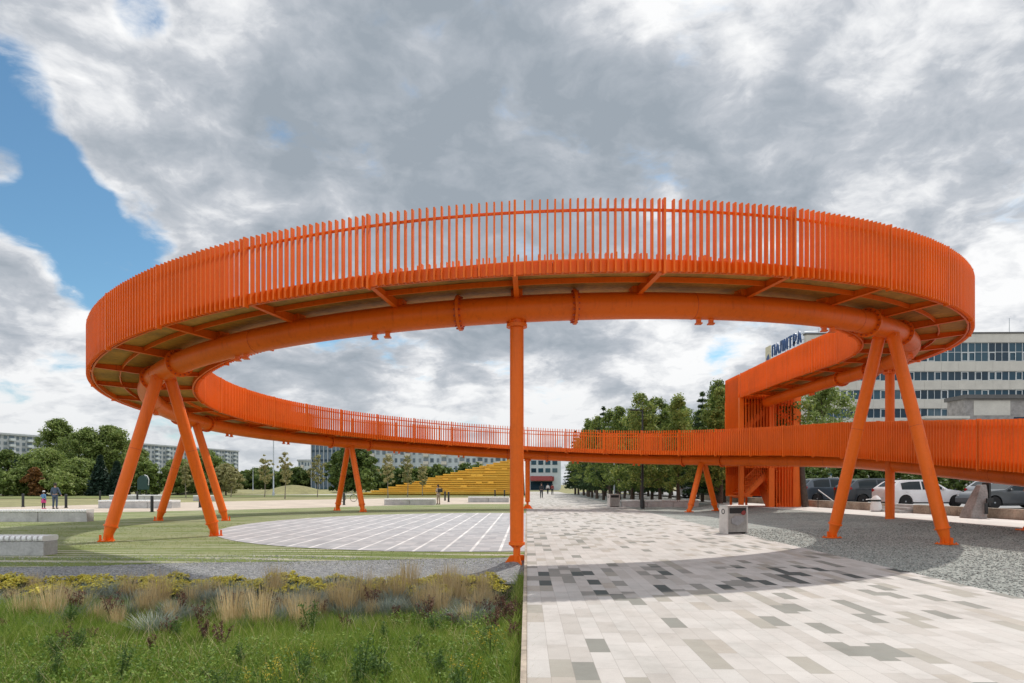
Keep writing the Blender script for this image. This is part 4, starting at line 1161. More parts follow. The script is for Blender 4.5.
stones(16000, lambda r_, n: -13.5 * r_.random(n) - .1, lambda r_, n: 12.7 + 2.5 * r_.random(n), lambda p, q: g_left(p, q) - .012, .010, .022, M['stone'], 'loose grey stones of the gravel strip behind the planting bed', 2)
# ------------------------------------------------------------------ buildings
def bpart(mb, name, mat, t, bevel=0): return mb.build(name, M[mat], t, bevel=bevel)
# office building behind the car park: cream bands and window strips
ob = thing('office_building', 'cream panelled office building with long bands of blue windows behind the car park', 'building', (52.6, 120, .38), math.radians(-1.3))
H0 = EYE - .38
def zpx(py, d=120.0): return H0 + (HOR - py) / F * d
RT = zpx(334.6)
bands = [(zpx(362), zpx(343.2), 2), (zpx(381), zpx(371.8), 1), (zpx(399.6), zpx(390), 1), (zpx(418.2), zpx(408.6), 1), (zpx(437), zpx(427.6), 1), (zpx(456), zpx(446), 1), (zpx(476), zpx(464), 1)]
LW = 72.0
mb = MB(); mb.bx(0, LW, .55, 22, 0, RT - 1.3); bpart(mb, 'wall', 'panel', ob)
# spandrels between the strips, standing proud of the glass
zs = [RT]
for a, b, n in bands: zs += [b, a]
zs += [0]
for k in range(0, len(zs), 2):
    mb = MB(); top, low = zs[k], zs[k+1]
    nb = 24; w = LW / nb
    for q in range(nb):
        mb.bx(q * w + .012, (q + 1) * w - .012, 0, .53, low + .003, top - .003)
    bpart(mb, 'spandrel', 'panel', ob)
mb = MB(); mb.bx(-.12, LW + .1, -.12, .9, RT + .003, RT + .28); bpart(mb, 'coping', 'roof', ob)
rgw = random.Random(12)
PIT = 1.19 * 3
for a, b, n in bands:
    k = 0; x = .25
    while x + PIT < 54:
        gl_ = MB(); gl_.bx(x + .03, x + PIT - .03, .30, .36, a + .05, b - .05)
        g = bpart(gl_, 'window', 'glass', ob)
        fr = MB()
        for q in range(4):
            xx = x + .04 + (PIT - .08) * q / 3
            fr.bx(xx - .035, xx + .035, .22, .295, a + .04, b - .04)
        fr.bx(x, x + PIT, .2, .292, a + .003, a + .07); fr.bx(x, x + PIT, .2, .292, b - .07, b - .003)
        if n == 2: fr.bx(x, x + PIT, .23, .29, (a + b) / 2 - .04, (a + b) / 2 + .04)
        for q in range(3):
            if rgw.random() < .28:     # opening sash with a heavier pale frame
                x0 = x + .08 + (PIT - .08) * q / 3; x1 = x0 + (PIT - .08) / 3 - .08; t_ = a + (b - a) * (.48 if n == 2 else .95)
                for s in ((x0, x0 + .09, a + .1, t_), (x1 - .09, x1, a + .1, t_), (x0 + .09, x1 - .09, a + .1, a + .19), (x0 + .09, x1 - .09, t_ - .09, t_)):
                    fr.bx(s[0], s[1], .16, .215, s[2], s[3])
        bpart(fr, 'frame', 'frame', g)
        x += PIT; k += 1
for x, h in ((38, 3.5), (5.0, 3.2), (8.6, 3.6)):
    mb = MB(); mb.tube([(x, 3, RT - 1.3), (x, 3, RT + h)], .06, 6); bpart(mb, 'roof_mast', 'galv', ob)
mb = MB(); mb.tube([(.9, 3.1, RT + 1.2), (4, 4, RT + 1.5), (8.6, 3, RT + 2.2)], .05, 5); mb.tube([(4, 4, RT - 1.3), (4, 4, RT + 2.0)], .06, 5); bpart(mb, 'roof_rail', 'galv', ob)
# letters on the roof edge, running away from the viewer
sg = thing('roof_sign', 'blue capital letters and cream logo board on the roof edge of the office building', 'sign', (52.97, 122.5, 27.65))
word = 'ПАЛИТРА'
LL = 14.2
for k, ch in enumerate(word):
    cu = bpy.data.curves.new('letter', 'FONT'); cu.body = ch; cu.size = 3.0; cu.extrude = .12; cu.align_x = 'CENTER'; cu.offset = .045
    tmp = link(bpy.data.objects.new('letter', cu))
    bpy.context.view_layer.update()
    me = bpy.data.meshes.new_from_object(tmp.evaluated_get(bpy.context.evaluated_depsgraph_get()))
    bpy.data.objects.remove(tmp)
    me.name = 'letter'; me.materials.clear(); me.materials.append(M['bluesign'])
    o = link(bpy.data.objects.new('letter', me)); o.parent = sg
    # the word reads from far (left) to near (right)
    o.rotation_euler = (PI/2, 0, -PI/2); o.scale = (.86, 1, 1)
    o.location = (0, LL * (1 - (k + .5) / 7), 0)
for y0, y1 in ((-.3, LL + .3),):
    mb = MB(); mb.bx(.15, .25, y0, y1, -.5, -.4); mb.bx(.15, .25, y0, y1, .4, .5); mb.bx(.15, .25, y0, y1, 1.5, 1.6)
    for k in range(8): mb.bx(.26, .34, y0 + (y1 - y0) * k / 7 - .04, y0 + (y1 - y0) * k / 7 + .04, -1.2, 1.9)
    mb.build('sign_frame', M['galv'], sg)
mb = MB(); mb.bx(-.06, .1, LL + .5, LL + 3.2, -.9, 2.5); bd = mb.build('logo_board', M['cream'], sg)
mb = MB(); mb.prism([(LL + 2.6, -.5), (LL + 1.0, -.5), (LL + 1.0, .2), (LL + 1.5, .9), (LL + 2.0, .6), (LL + 2.6, .1)], 'x', -.1, -.063); mb.build('logo_mark', M['bluesign'], bd)
# concrete annex in front
an = thing('concrete_annex', 'low grey concrete annex with overhanging flat roof in front of the office building', 'building', (60.8, 90, .38))
def z9(py): return H0 + (HOR - py) / F * 90
mb = MB(); mb.bx(0, 24, 0, 3.6, 0, z9(399)); bpart(mb, 'wall', 'greyconc', an)
mb = MB(); mb.bx(-.25, 24.5, -.5, 3.9, z9(399) + .01, z9(395)); bpart(mb, 'roof', 'roof', an)
mb = MB(); mb.bx(1.2, 6.1, -.06, -.005, z9(415.5), z9(400.5)); bpart(mb, 'rendered_panel', 'panel', an)
mb = MB(); mb.bx(6.6, 12, -.05, -.004, z9(421.5), z9(417)); bpart(mb, 'window', 'glass', an)
mb = MB(); mb.bx(-6.2, -.3, -1.5, 6, z9(419.5), z9(417)); mb.bx(-.4, .2, -.5, 0, 0, z9(417)); mb.bx(-6, -5.5, -.6, -.1, 0, z9(419.6)); bpart(mb, 'canopy', 'panel', an)
mb = MB(); mb.bx(-.9, 8, -1.4, -1.25, z9(424.5), z9(420.5)); bpart(mb, 'parapet', 'greyconc', an)

def slab_block(name, label, x0, y0, x1, y1, depth, h, floors, bays, wall, group=None, floor0=0, balc=True, seed=1, near0=0.0):
    """long panel block from (x0,y0) to (x1,y1): recessed windows and balcony fronts floor by floor"""
    L = math.hypot(x1 - x0, y1 - y0); rz = math.atan2(y1 - y0, x1 - x0)
    t = thing(name, label, 'building', (x0, y0, 0), rz, group)
    mb = MB(); mb.bx(0, L, 0.0, depth, 0, h); bpart(mb, 'wall', wall, t)
    mb = MB(); mb.bx(-.4, L + .4, -.5, depth + .3, h + .01, h + .9); bpart(mb, 'roof', 'slabwall', t)
    r = random.Random(seed); fh = h / floors; bw = L / bays
    wins = []; bals = []
    for q in range(bays):
        for f in range(floors):
            xa = q * bw
            if q % 3 == 1 and balc:
                bals.append((xa + .15, xa + bw - .15, -1.1, -.01, f * fh + .15, f * fh + fh * .46))
                wins.append((xa + .25, xa + bw - .25, -.12, -.02, f * fh + fh * .5, f * fh + fh * .9))
            else:
                w = bw * r.choice((.42, .5, .56)); c = xa + bw / 2
                wins.append((c - w/2, c + w/2, -.10, -.02, f * fh + fh * .32, f * fh + fh * .84))
    vis0 = int(len(wins) * near0)
    for nm, lst, mt in (('window', wins, 'farglass'), ('balcony', bals, 'midwall' if wall == 'slabwall' else 'panel')):
        k0_ = int(len(lst) * near0)
        for q in lst[k0_:k0_ + 100]:
            mb = MB(); mb.bx(*q); bpart(mb, nm, mt, t)
        rest = lst[:k0_] + lst[k0_ + 100:]
        if rest:
            mb = MB()
            for q in rest: mb.bx(*q)
            o = bpart(mb, 'distant_' + nm + 's', mt, t); o['kind'] = 'stuff'
    return t
xa, ya = at(-60, 300); xb, yb = at(238.5, 500)
slab_block('apartment_block', 'very long pale grey apartment block stretching behind the trees at the left', xa, ya, xb, yb, 14, 26.0, 9, 66, 'slabwall', seed=3, near0=.22)
x0, y0 = at(69, 376)
t = thing('roof_house', 'small grey machine room on top of the long apartment block', 'building', (x0, y0 + 6, 26.95), math.atan2(yb - ya, xb - xa))
mb = MB(); mb.bx(0, 11, -3, 4, 0, 3.2); mb.build('wall', M['slabwall'], t); mb = MB(); mb.bx(-.4, 11.4, -3.4, 4.4, 3.21, 3.6); mb.build('roof', M['roof'], t)
xa, ya = at(345, 262); xb, yb = at(561, 262)
slab_block('apartment_block', 'bluish white apartment block behind the wooden terraces in the centre', xa, ya, xb, yb, 13, 15.4, 5, 36, 'midwall', seed=5)
xa, ya = at(298, 330); xb, yb = at(316, 330)
slab_block('apartment_block', 'small pale block left of the blue glass tower', xa, ya, xb, yb, 12, 13.0, 4, 6, 'midwall', seed=6)
# blue glass tower
t = thing('glass_tower', 'dark blue glass tower block with vertical ribs seen under the walkway', 'building', (at(311, 225)[0], 225, 0))
mb = MB(); mb.bx(0, 11.4, 0, 12, 0, 18.5); mb.build('wall', M['blueglass'], t)
for k in range(9):
    mb = MB(); mb.bx(k * 1.38 + .02, k * 1.38 + .34, -.3, -.01, 0, 18.5); mb.build('rib', M['slabwall'], t)
for k in range(6):
    mb = MB(); mb.bx(.4, 11.1, -.16, -.02, k * 3.1 + .1, k * 3.1 + .8); mb.build('floor_band', M['glass'], t)
mb = MB(); mb.bx(-.2, 11.6, -.4, 12.2, 18.51, 19.3); mb.build('roof', M['roof'], t)
# shop front at the end of the promenade
t = thing('shop_building', 'pale shop building with red awning at the far end of the promenade', 'building', (at(529.5, 190)[0], 190, 0))
mb = MB(); mb.bx(0, 8.6, 0, 9, 0, 9.0); mb.build('wall', M['midwall'], t)
for z in (5.0, 7.2):
    for k in range(4):
        mb = MB(); mb.bx(.5 + k * 2, 1.9 + k * 2, -.08, -.01, z, z + 1.2); mb.build('window', M['glass'], t)
mb = MB(); mb.prism([(-2.0, 2.9), (-.01, 4.0), (-.01, 3.7), (-2.0, 2.6)], 'x', .2, 6.4); mb.build('awning', M['red'], t)
mb = MB(); mb.bx(.3, 6.5, -.1, -.01, .1, 2.5); mb.build('shop_window', M['glass'], t)
mb = MB(); mb.bx(5.6, 6.9, -.5, -.3, 2.6, 3.9); mb.build('sign_board', M['red'], t)

# wooden amphitheatre rising to the right
M['wood'] = None
def wood_mat():
    m, nt, b = newmat('amber_timber_boards')
    p = node(nt, 'ShaderNodeNewGeometry').outputs['Position']
    s = node(nt, 'ShaderNodeSeparateXYZ'); nt.links.new(p, s.inputs[0])
    cb = node(nt, 'ShaderNodeCombineXYZ')
    nt.links.new(math_n(nt, 'FLOOR', math_n(nt, 'DIVIDE', s.outputs[0], 2.4)), cb.inputs[0]); nt.links.new(math_n(nt, 'FLOOR', math_n(nt, 'DIVIDE', s.outputs[1], .45)), cb.inputs[1]); nt.links.new(math_n(nt, 'FLOOR', math_n(nt, 'DIVIDE', s.outputs[2], .2)), cb.inputs[2])
    w = node(nt, 'ShaderNodeTexWhiteNoise', noise_dimensions='3D'); nt.links.new(cb.outputs[0], w.inputs['Vector'])
    f = math_n(nt, 'ADD', math_n(nt, 'MULTIPLY', w.outputs['Value'], .45), math_n(nt, 'MULTIPLY', noise(nt, p, .5, 5), .55))
    nt.links.new(ramp(nt, f, [(.2, (.64, .36, .045)), (.5, (.74, .45, .06)), (.8, (.80, .52, .09))]), b.inputs['Base Color'])
    b.inputs['Roughness'].default_value = .7
    return m
M['wood'] = wood_mat()
am = thing('wooden_terraces', 'amber wooden stepped terraces rising like a wedge beyond the lawn', 'terrace', (-10, 100, 0))
NS = 21
for i in range(NS):
    d = 99.5 + i * .8; z = .12 + (i + 1) * .287
    xl_ = -22.3 + i * (23.6 / NS); xr_ = wl(d) - .6
    if xl_ > xr_ - 1: break
    mb = MB(); mb.bx(xl_ + 10, xr_ + 10, d - 100 - .1, d - 100 + .8, z - .165, z)
    mb.bx(xl_ + 10.05, xr_ + 9.95, d - 100 + .42, d - 100 + .79, 0, z - .168)
    mb.build('step', M['wood'], am)
    r_ = random.Random(i)
    if 2 < i < NS - 3 and i % 2:
      for q in range(2):
        xx = r_.uniform(xl_ + 1.5, max(xl_ + 1.6, xr_ - 1.5)) + 10; bl = MB(); bl.bx(xx, xx + .9, d - 100 + .4, d - 100 + .85, z + .003, z + .26); bl.build('seat_block', M['wood'], am)
mb = MB(); mb.prism([(-.8, 0), (16.6, 0), (16.6, 6.4), (15.5, 6.35), (-.8, .3)], 'x', wl(108) - .5 + 10, wl(108) - .2 + 10); mb.build('end_wall', M['strip'], am)
# low grassy mound
def mound(name, label, cx_, cy_, rx, ry, h, seed):
    V = []; Fq = []; n = 28; rings = 8
    for i in range(rings + 1):
        f = i / rings
        for k in range(n):
            a = 2*PI*k/n; w = 1 + .1 * math.sin(3*a + seed)
            V.append((cx_ + rx * f * w * math.cos(a), cy_ + ry * f * w * math.sin(a), h * (1 - sstep(0, 1, f)) - .02))
    for i in range(rings):
        for k in range(n): Fq.append((i*n + k, i*n + (k+1) % n, (i+1)*n + (k+1) % n, (i+1)*n + k))
    mb = MB(); mb.add(V, Fq); o = mb.build(name, M['drygrass'], smooth=True); o['kind'] = 'structure'; return o
x, y = at(292, 112); mound('grass_mound', '', x, y, 8, 6, 1.55, 1)
x, y = at(212, 108); mound('grass_mound', '', x, y, 9, 5, .8, 2)

# ------------------------------------------------------------------ street furniture
def bench(px_right, base_py, length, label, h=.52, depth=.95, zg=0.0, rz=0.0, ends=True, px_left=None):
    d = F * (EYE - zg) / (base_py - HOR); x1 = (px_right - 512) / F * d
    if px_left is not None: length = x1 - (px_left - 512) / F * d
    t = thing('bench', label, 'bench', (x1 - length / 2, d + depth / 2, zg), rz, 'concrete benches with white slats')
    L = length; hb = h - .13
    n = max(1, round(L / 1.9)); w = L / n
    for k in range(n):
        mb = MB(); mb.bx(-L/2 + k*w + .012, -L/2 + (k+1)*w - .012, -depth/2, depth/2, -.04, hb); mb.build('concrete_block', M['concrete'], t, bevel=.015)
    # round-nosed slats laid across the top
    mb = MB(); p = .125; k = int(L / p)
    for q in range(k):
        x = -L/2 + (q + .5) * L / k; yf = -depth/2 - .035; yb_ = depth/2 + .035; R_ = .048
        prof = [(yf + R_, hb + .005)]
        prof = [(yf + R_ * (1 - math.cos(a)) , hb + .062 + .062 * math.sin(a)) for a in np.linspace(-PI/2, PI/2, 7)]
        prof += [(yb_ - R_ * (1 - math.cos(a)), hb + .062 + .062 * math.sin(a)) for a in np.linspace(PI/2, -PI/2, 7)]
        prof = [(a, b + .006) for a, b in prof]
        mb.prism(prof, 'x', x - .042, x + .042)
    mb.build('slatted_seat', M['white'], t)
    return t
bench(44, 560, 5.2, 'nearest grey concrete bench with white rounded slats cut by the left edge', .54, .48, zg=-.10)
bench(87, 521.6, 8.5, 'long concrete bench with white slatted top beneath the walking adult and child', .52, .5)
bench(172, 508.2, 0, 'pale concrete bench behind the legs of the nearest left support', .54, 1.2, px_left=98)
bench(435, 505, 0, 'pale concrete bench left of the person on the path', .5, .9, px_left=384)
bench(509, 502.3, 0, 'pale concrete bench closest to the tall central post', .5, .9, px_left=468)
bench(162, 499.8, 0, 'small distant concrete bench above the pale bench at the left', .5, .9, px_left=109)
bench(215, 500.5, 0, 'small distant concrete bench between the slanted left legs', .5, .9, px_left=193)
bench(699, 507.0, 0, 'long white bench in the shade of the grove', .5, .9, px_left=622)
for i, (px, by, lab) in enumerate(((23, 507, 'black bollard left of the child on the lawn edge'), (66, 508, 'black bollard right of the walking adult'), (100, 500, 'black bollard left of the nearest slanted leg'), (152, 512, 'black bollard between the two left supports, nearest the lawn'),
        (200, 507.5, 'black bollard just behind the inner leg of the nearest left support'), (137.3, 501.5, 'thin dark bollard under the dark green column'), (344, 505, 'black bollard inside the slender central support'), (445, 500.6, 'black bollard right of the person, the farther of a pair'), (448.6, 502, 'black bollard right of the person, the nearer of a pair'),
        (495, 497.6, 'dark bollard at the foot of the wooden terraces left of another'), (504.5, 497.6, 'dark bollard at the foot of the wooden terraces closest to the tall post'), (165.5, 499.5, 'dark bollard right of the small distant bench'))):
    d = 1072 / (by - HOR); x, y = at(px, d)
    t = thing('bollard', lab, 'bollard', (x, y, 0), 0, 'black bollards along the paths')
    mb = MB(); mb.lathe([(.085, 0), (.085, .9), (.075, .93), (.05, .95)], 14); mb.build('shaft', M['black'], t, smooth=True)
    mb = MB(); mb.lathe([(.13, 0), (.13, .03)], 14); mb.build('base_plate', M['black'], t)
# dark green rounded column
d = 88; x, y = at(142.5, d)
t = thing('advertising_column', 'dark green round topped column on a thin pole before the trees', 'sign', (x, y, 0))
mb = MB(); mb.prism([(-.55, .9), (.75, .9), (.75, 2.3), (.6, 2.62), (.3, 2.78), (-.1, 2.75), (-.42, 2.5), (-.55, 2.1)], 'y', -.3, .3); mb.build('body', M['greenpaint'], t, bevel=.05)
mb = MB(); mb.tube([(.55, 0, -.0), (.55, 0, .9)], .06, 8); mb.tube([(-.3, 0, 0), (-.3, 0, .9)], .06, 8); mb.build('pole', M['black'], t)
mb = MB(); mb.tube([(.80, -.05, 1.5), (.86, -.05, 2.25), (.66, -.05, 2.72), (.3, -.05, 2.86)], .05, 6); mb.build('rim', M['white'], t)
# lamp posts
def lamp(px, d, h, label, mat, r=.07, arm=.8, dirx=1):
    x, y = at(px, d)
    t = thing('street_lamp', label, 'street lamp', (x, y, 0))
    mb = MB(); mb.lathe([(r*1.9, 0), (r*1.9, .5), (r*1.1, .6), (r*.7, h)], 10); mb.build('pole', M[mat], t, smooth=True)
    mb = MB(); mb.bar((0, 0, h - .05), (arm * dirx, 0, h + .02), .05, .06); mb.build('arm', M[mat], t)
    mb = MB(); mb.box((arm * dirx + .2 * dirx, 0, h), (.55, .26, .09)); mb.build('lamp_head', M[mat], t, bevel=.02)
lamp(273.5, 95, 11.0, 'tall thin grey lamp post on the lawn between young trees', 'galv', .09)
lamp(642.5, 44.5, 6.55, 'dark lamp post at the edge of the promenade before the grove', 'black', .075, .35, -1)
lamp(614.3, 62, 6.9, 'slimmer lamp post in front of the trees farther along the promenade', 'galv', .06, .35, -1)
lamp(253, 180, 6.5, 'short distant lamp post before the far tree line', 'galv', .08)
# litter bins
def bin_(x, y, rz, label, refl=True, w=.74, dp=.44, h=.92):
    t = thing('litter_bin', label, 'litter bin', (x, y, 0), rz)
    mb = MB(); mb.bx(-w/2 + .02, w/2 - .02, -dp/2 + .01, dp/2 - .01, .05, h - .035); mb.build('body', M['mirror'], t)
    for sx in (-1, 1):
        mb = MB(); mb.bx(sx*w/2 - .02, sx*w/2 + .02, -dp/2, dp/2, .0, h - .036)
        mb.build('side_panel', M['strip'] if refl else M['steel'], t, bevel=.006)
    mb = MB(); mb.bx(-w/2 - .02, w/2 + .02, -dp/2 - .02, dp/2 + .02, h - .034, h); mb.build('lid', M['steel'], t, bevel=.006)
    mb = MB(); mb.bx(-w/2 + .07, w/2 - .05, -dp/2 - .004, -dp/2 + .006, h - .26, h - .08); mb.build('opening', M['black'], t)
    mb = MB(); mb.bx(-w/2 + .05, w/2 - .05, -dp/2 + .03, dp/2 - .03, -.01, .05); mb.build('plinth', M['black'], t)
    mb = MB(); mb.tube([(-w/2 - .026, .075*math.cos(a), h - .2 + .075*math.sin(a)) for a in np.linspace(0, 2*PI, 20)[:-1]], .012, 6, closed=True); mb.build('ring_emblem', M['black'], t)
    return t
bt = bin_(at(733.5, 22.0)[0], 22.0, .30, 'stainless steel litter bin with red stickers at the edge of the grey gravel')
mb = MB(); mb.prism([(.12, .64), (.2, .60), (.28, .62), (.31, .70), (.25, .76), (.17, .73)], 'y', -.232, -.226); mb.build('sticker', M['red'], bt)
mb = MB(); mb.prism([(-.22, .34), (.02, .26), (.27, .44), (.2, .55), (-.08, .58), (-.24, .48)], 'y', -.230, -.2245); mb.build('faded_poster', M['galv'], bt)
bin_(at(613.5, 48.0)[0], 48.0, .30, 'distant steel litter bin beside the white bench at the grove')
# retaining wall with steps below the car park
def line_x(y): return 19.25 - .075 * (y - 27) if y > 27 else 19.25 - .113 * (y - 27)
t = thing('retaining_wall', 'stained beige low concrete wall between the pavement and the parked cars', 'wall', (19, 30, .25))
segs = [(13, 18.5), (18.5, 23), (23, 27.5), (27.5, 31.6), (34.0, 37.5), (37.5, 42), (42, 47), (47, 53), (53, 60)]
for a, b in segs:
    mb = MB(); xa, xb = line_x(a), line_x(b)
    mb.add([(xa - 19, a + .015 - 30, -.05), (xb - 19, b - .015 - 30, -.05), (xb + .3 - 19, b - .015 - 30, -.05), (xa + .3 - 19, a + .015 - 30, -.05),
            (xa - 19, a + .015 - 30, .40), (xb - 19, b - .015 - 30, .40), (xb + .3 - 19, b - .015 - 30, .40), (xa + .3 - 19, a + .015 - 30, .40)],
           [(3,2,1,0),(4,5,6,7),(0,1,5,4),(1,2,6,5),(2,3,7,6),(3,0,4,7)])
    mb.build('wall_panel', M['wallconc'], t, bevel=.015)
t = thing('garden_steps', 'three short concrete steps set in the low wall before the white car', 'steps', (line_x(32.8), 32.8, .25))
for k in range(3):
    mb = MB(); mb.bx(-.45 + k * .3, .55, -1.1, 1.1, -.02 + k * .13 + (.002 if k else 0), .13 + k * .13); mb.build('step', M['concrete'], t)
# leaning concrete block with a dark bracket, beside the wall
d = 27.0; x, y = at(975, d)
t = thing('concrete_monolith', 'leaning grey concrete block with dark metal bracket standing at the low wall under the ramp', 'concrete block', (x, y, .25))
mb = MB()
sec = [(-.42, .26, 0, .36), (-.34, .24, .28, .33), (-.17, .34, .62, .28), (-.02, .38, .98, .22), (.14, .38, 1.34, .14)]
for x0, x1, z, w in sec: mb.v += [(x0, -w, z), (x1, -w, z), (x1, w, z), (x0, w, z)]
for i in range(len(sec) - 1):
    for k in range(4): mb.f.append((4*i + k, 4*i + (k+1) % 4, 4*i + 4 + (k+1) % 4, 4*i + 4 + k))
mb.f += [(0, 1, 2, 3), (16, 17, 18, 19)]
mb.build('block', M['greyconc'], t, bevel=.03)
mb = MB(); mb.bx(.42, .50, -.2, .2, .50, 1.42); mb.bx(.16, .419, -.46, -.38, .62, .80); mb.bx(.08, .2, -.47, -.43, .18, .615); mb.build('bracket', M['black'], t)
# white tub beside the single post
x, y = at(876, 33.5)
t = thing('white_urn', 'white rounded plastic urn on the pavement beside the single orange post', 'urn', (x, y, .25))
mb = MB(); mb.lathe([(.20, 0), (.27, .06), (.26, .3), (.20, .52), (.23, .62), (.15, .72), (.06, .80)], 16); mb.build('body', M['white'], t, smooth=True)
mb = MB(); mb.lathe([(.215, .50), (.24, .56), (.215, .60)], 16); mb.build('dark_band', M['black'], t, smooth=True)
mb = MB(); mb.tube([(-.5, 0, .60), (-.2, 0, .62), (.02, 0, .60)], .018, 6); mb.build('handle', M['white'], t)
# thin white barrier pole
xa, ya = at(818, 39.0)
t = thing('barrier_pole', 'thin white pole slanting down in front of the dark parked car', 'barrier', (xa, ya, .25))
mb = MB(); mb.tube([(0, 0, 1.05), (.95, -.3, .25)], .025, 6); mb.build('pole', M['white'], t)
mb = MB(); mb.tube([(0, 0, 0), (0, 0, 1.05)], .02, 6); mb.build('stand', M['black'], t)

# ------------------------------------------------------------------ cars
def carpaint(name, c, metal=.3):
    m, nt, b = newmat(name)
    p = node(nt, 'ShaderNodeTexCoord').outputs['Object']
    n = noise(nt, p, 2.0, 5)
    nt.links.new(ramp(nt, n, [(.3, tuple(x * .9 for x in c)), (.7, tuple(min(1, x * 1.06) for x in c))]), b.inputs['Base Color'])
    b.inputs['Metallic'].default_value = metal; b.inputs['Roughness'].default_value = .3; b.inputs['Coat Weight'].default_value = .6; b.inputs['Coat Roughness'].default_value = .06
    return m
M['car_white'] = carpaint('white_car_paint', (.78, .78, .78), 0)
M['car_dark'] = carpaint('dark_blue_grey_car_paint', (.035, .045, .055))
M['car_grey'] = carpaint('grey_car_paint', (.075, .082, .088))
M['car_slate'] = carpaint('slate_blue_car_paint', (.07, .095, .12))
M['car_silver'] = carpaint('silver_car_paint', (.42, .44, .46))
M['carglass'] = plain('car_glass', (.012, .022, .026), .06, spec=.3)
M['tyre'] = plain('tyre_rubber', (.014, .014, .014), .8)
M['taillight'] = plain('tail_light', (.35, .012, .015), .2)
M['headlight'] = plain('head_light', (.6, .62, .63), .1)
def make_car(label, loc, rz, paint, L=4.4, H=1.5, W=1.78, kind='hatch', zg=.385):
    t = thing('parked_car', label, 'car', (loc[0], loc[1], zg), rz, 'cars parked behind the low wall')
    hb = {'hatch': [(-.5, .58), (-.495, .68), (-.455, .74), (-.37, .93), (-.25, .99), (-.12, 1.0), (-.03, 1.0), (.04, .985), (.21, .66), (.36, .60), (.46, .50), (.5, .38)],
          'sedan': [(-.5, .58), (-.495, .66), (-.46, .69), (-.34, .71), (-.22, .97), (-.08, 1.0), (.04, .975), (.20, .68), (.36, .62), (.46, .52), (.5, .38)],
          'suv': [(-.5, .58), (-.495, .7), (-.475, .95), (-.44, .985), (-.25, 1.0), (-.02, 1.0), (.08, .975), (.22, .68), (.40, .63), (.475, .54), (.5, .40)]}[kind]
    wx = (-.31 * L, .315 * L); wr_ = .32 if kind != 'suv' else .36
    xs = sorted(set(list(np.linspace(-.5*L, .5*L, 45)) + [w + wr_ * 1.18 * math.cos(a) for w in wx for a in np.linspace(0, PI, 11)]))
    def top(x): return float(np.interp(x / L, [p[0] for p in hb], [p[1] for p in hb])) * H
    def bot(x):
        b = .21 if kind != 'suv' else .27
        e = max(0, abs(x / L) - .42) * 1.1
        b += e
        for w in wx:
            q = (wr_ * 1.18) ** 2 - (x - w) ** 2
            if q > 0: b = max(b, wr_ + math.sqrt(q) * .98)
        return b
    belt = .63 * H
    def hw(x, z):
        f = W / 2 * (1 - .9 * max(0, abs(x / L) - .40) ** 1.4 * 2.2)
        s = max(0, (z - belt) / (H - belt)); f *= 1 - .22 * s ** 1.15
        f *= 1 - .05 * max(0, (.5 - z) / .5) ** 2
        return f
    NR = 11; mb = MB(); n = len(xs)
    for x in xs:
        a, b = bot(x), top(x)
        if b < a + .05: a = b - .05
        for s in (-1, 1):
            for j in range(NR):
                z = a + (b - a) * j / (NR - 1)
                mb.v.append((x, s * hw(x, z), z))
    def id_(i, s, j): return i * 2 * NR + s * NR + j
    for i in range(n - 1):
        for j in range(NR - 1):
            mb.f.append((id_(i,0,j), id_(i+1,0,j), id_(i+1,0,j+1), id_(i,0,j+1)))
            mb.f.append((id_(i,1,j), id_(i,1,j+1), id_(i+1,1,j+1), id_(i+1,1,j)))
        mb.f.append((id_(i,0,NR-1), id_(i+1,0,NR-1), id_(i+1,1,NR-1), id_(i,1,NR-1)))
        mb.f.append((id_(i,0,0), id_(i,1,0), id_(i+1,1,0), id_(i+1,0,0)))
    for i in (0, n - 1):
        for j in range(NR - 1): mb.f.append((id_(i,0,j), id_(i,0,j+1), id_(i,1,j+1), id_(i,1,j)))
    body = mb.build('body', paint, t, smooth=True)
    # side glass, lying just outside the body skin
    g0 = {'hatch': -.36, 'sedan': -.27, 'suv': -.42}[kind] * L; g1 = .145 * L
    def sideglass(xa, xb, s):
        m_ = MB(); k = 8; nz = 5
        for i in range(k + 1):
            x = xa + (xb - xa) * i / k
            zt_ = min(top(x) - .09, H * .945); zb_ = belt + .02; zt_ = max(zt_, zb_ + .01)
            for q in range(nz):
                z = zb_ + (zt_ - zb_) * q / (nz - 1); m_.v.append((x, s * (hw(x, z) + .008), z))
        for i in range(k):
            for q in range(nz - 1): m_.f.append((nz*i+q, nz*i+nz+q, nz*i+nz+q+1, nz*i+q+1))
        return m_
    mid = (g0 + g1) / 2 - .02
    for s in (-1, 1):
        for a, b in ((g0, mid - .04), (mid + .04, g1)):
            sideglass(a, b, s).build('window', M['carglass'], t)
    def topglass(xa, xb):
        m_ = MB(); k = 6
        for i in range(k + 1):
            x = xa + (xb - xa) * i / k; z = top(x)
            w = hw(x, z) - .07; m_.v += [(x, -w, z + .007), (x, w, z + .007)]
        for i in range(k): m_.f.append((2*i, 2*i+2, 2*i+3, 2*i+1))
        return m_
    topglass(.055 * L, .20 * L).build('windscreen', M['carglass'], t)
    if kind == 'sedan': topglass(-.335 * L, -.225 * L).build('rear_window', M['carglass'], t)
    else:
        m_ = MB(); x = -.485 * L
        xa, xb = (-.452, -.378) if kind == 'hatch' else (-.492, -.470)
        m_.add([(xa*L - .01, -.6, top(xa*L) + .008), (xa*L - .01, .6, top(xa*L) + .008), (xb*L - .01, .54, top(xb*L) + .01), (xb*L - .01, -.54, top(xb*L) + .01)], [(0,1,2,3)]); m_.build('rear_window', M['carglass'], t)
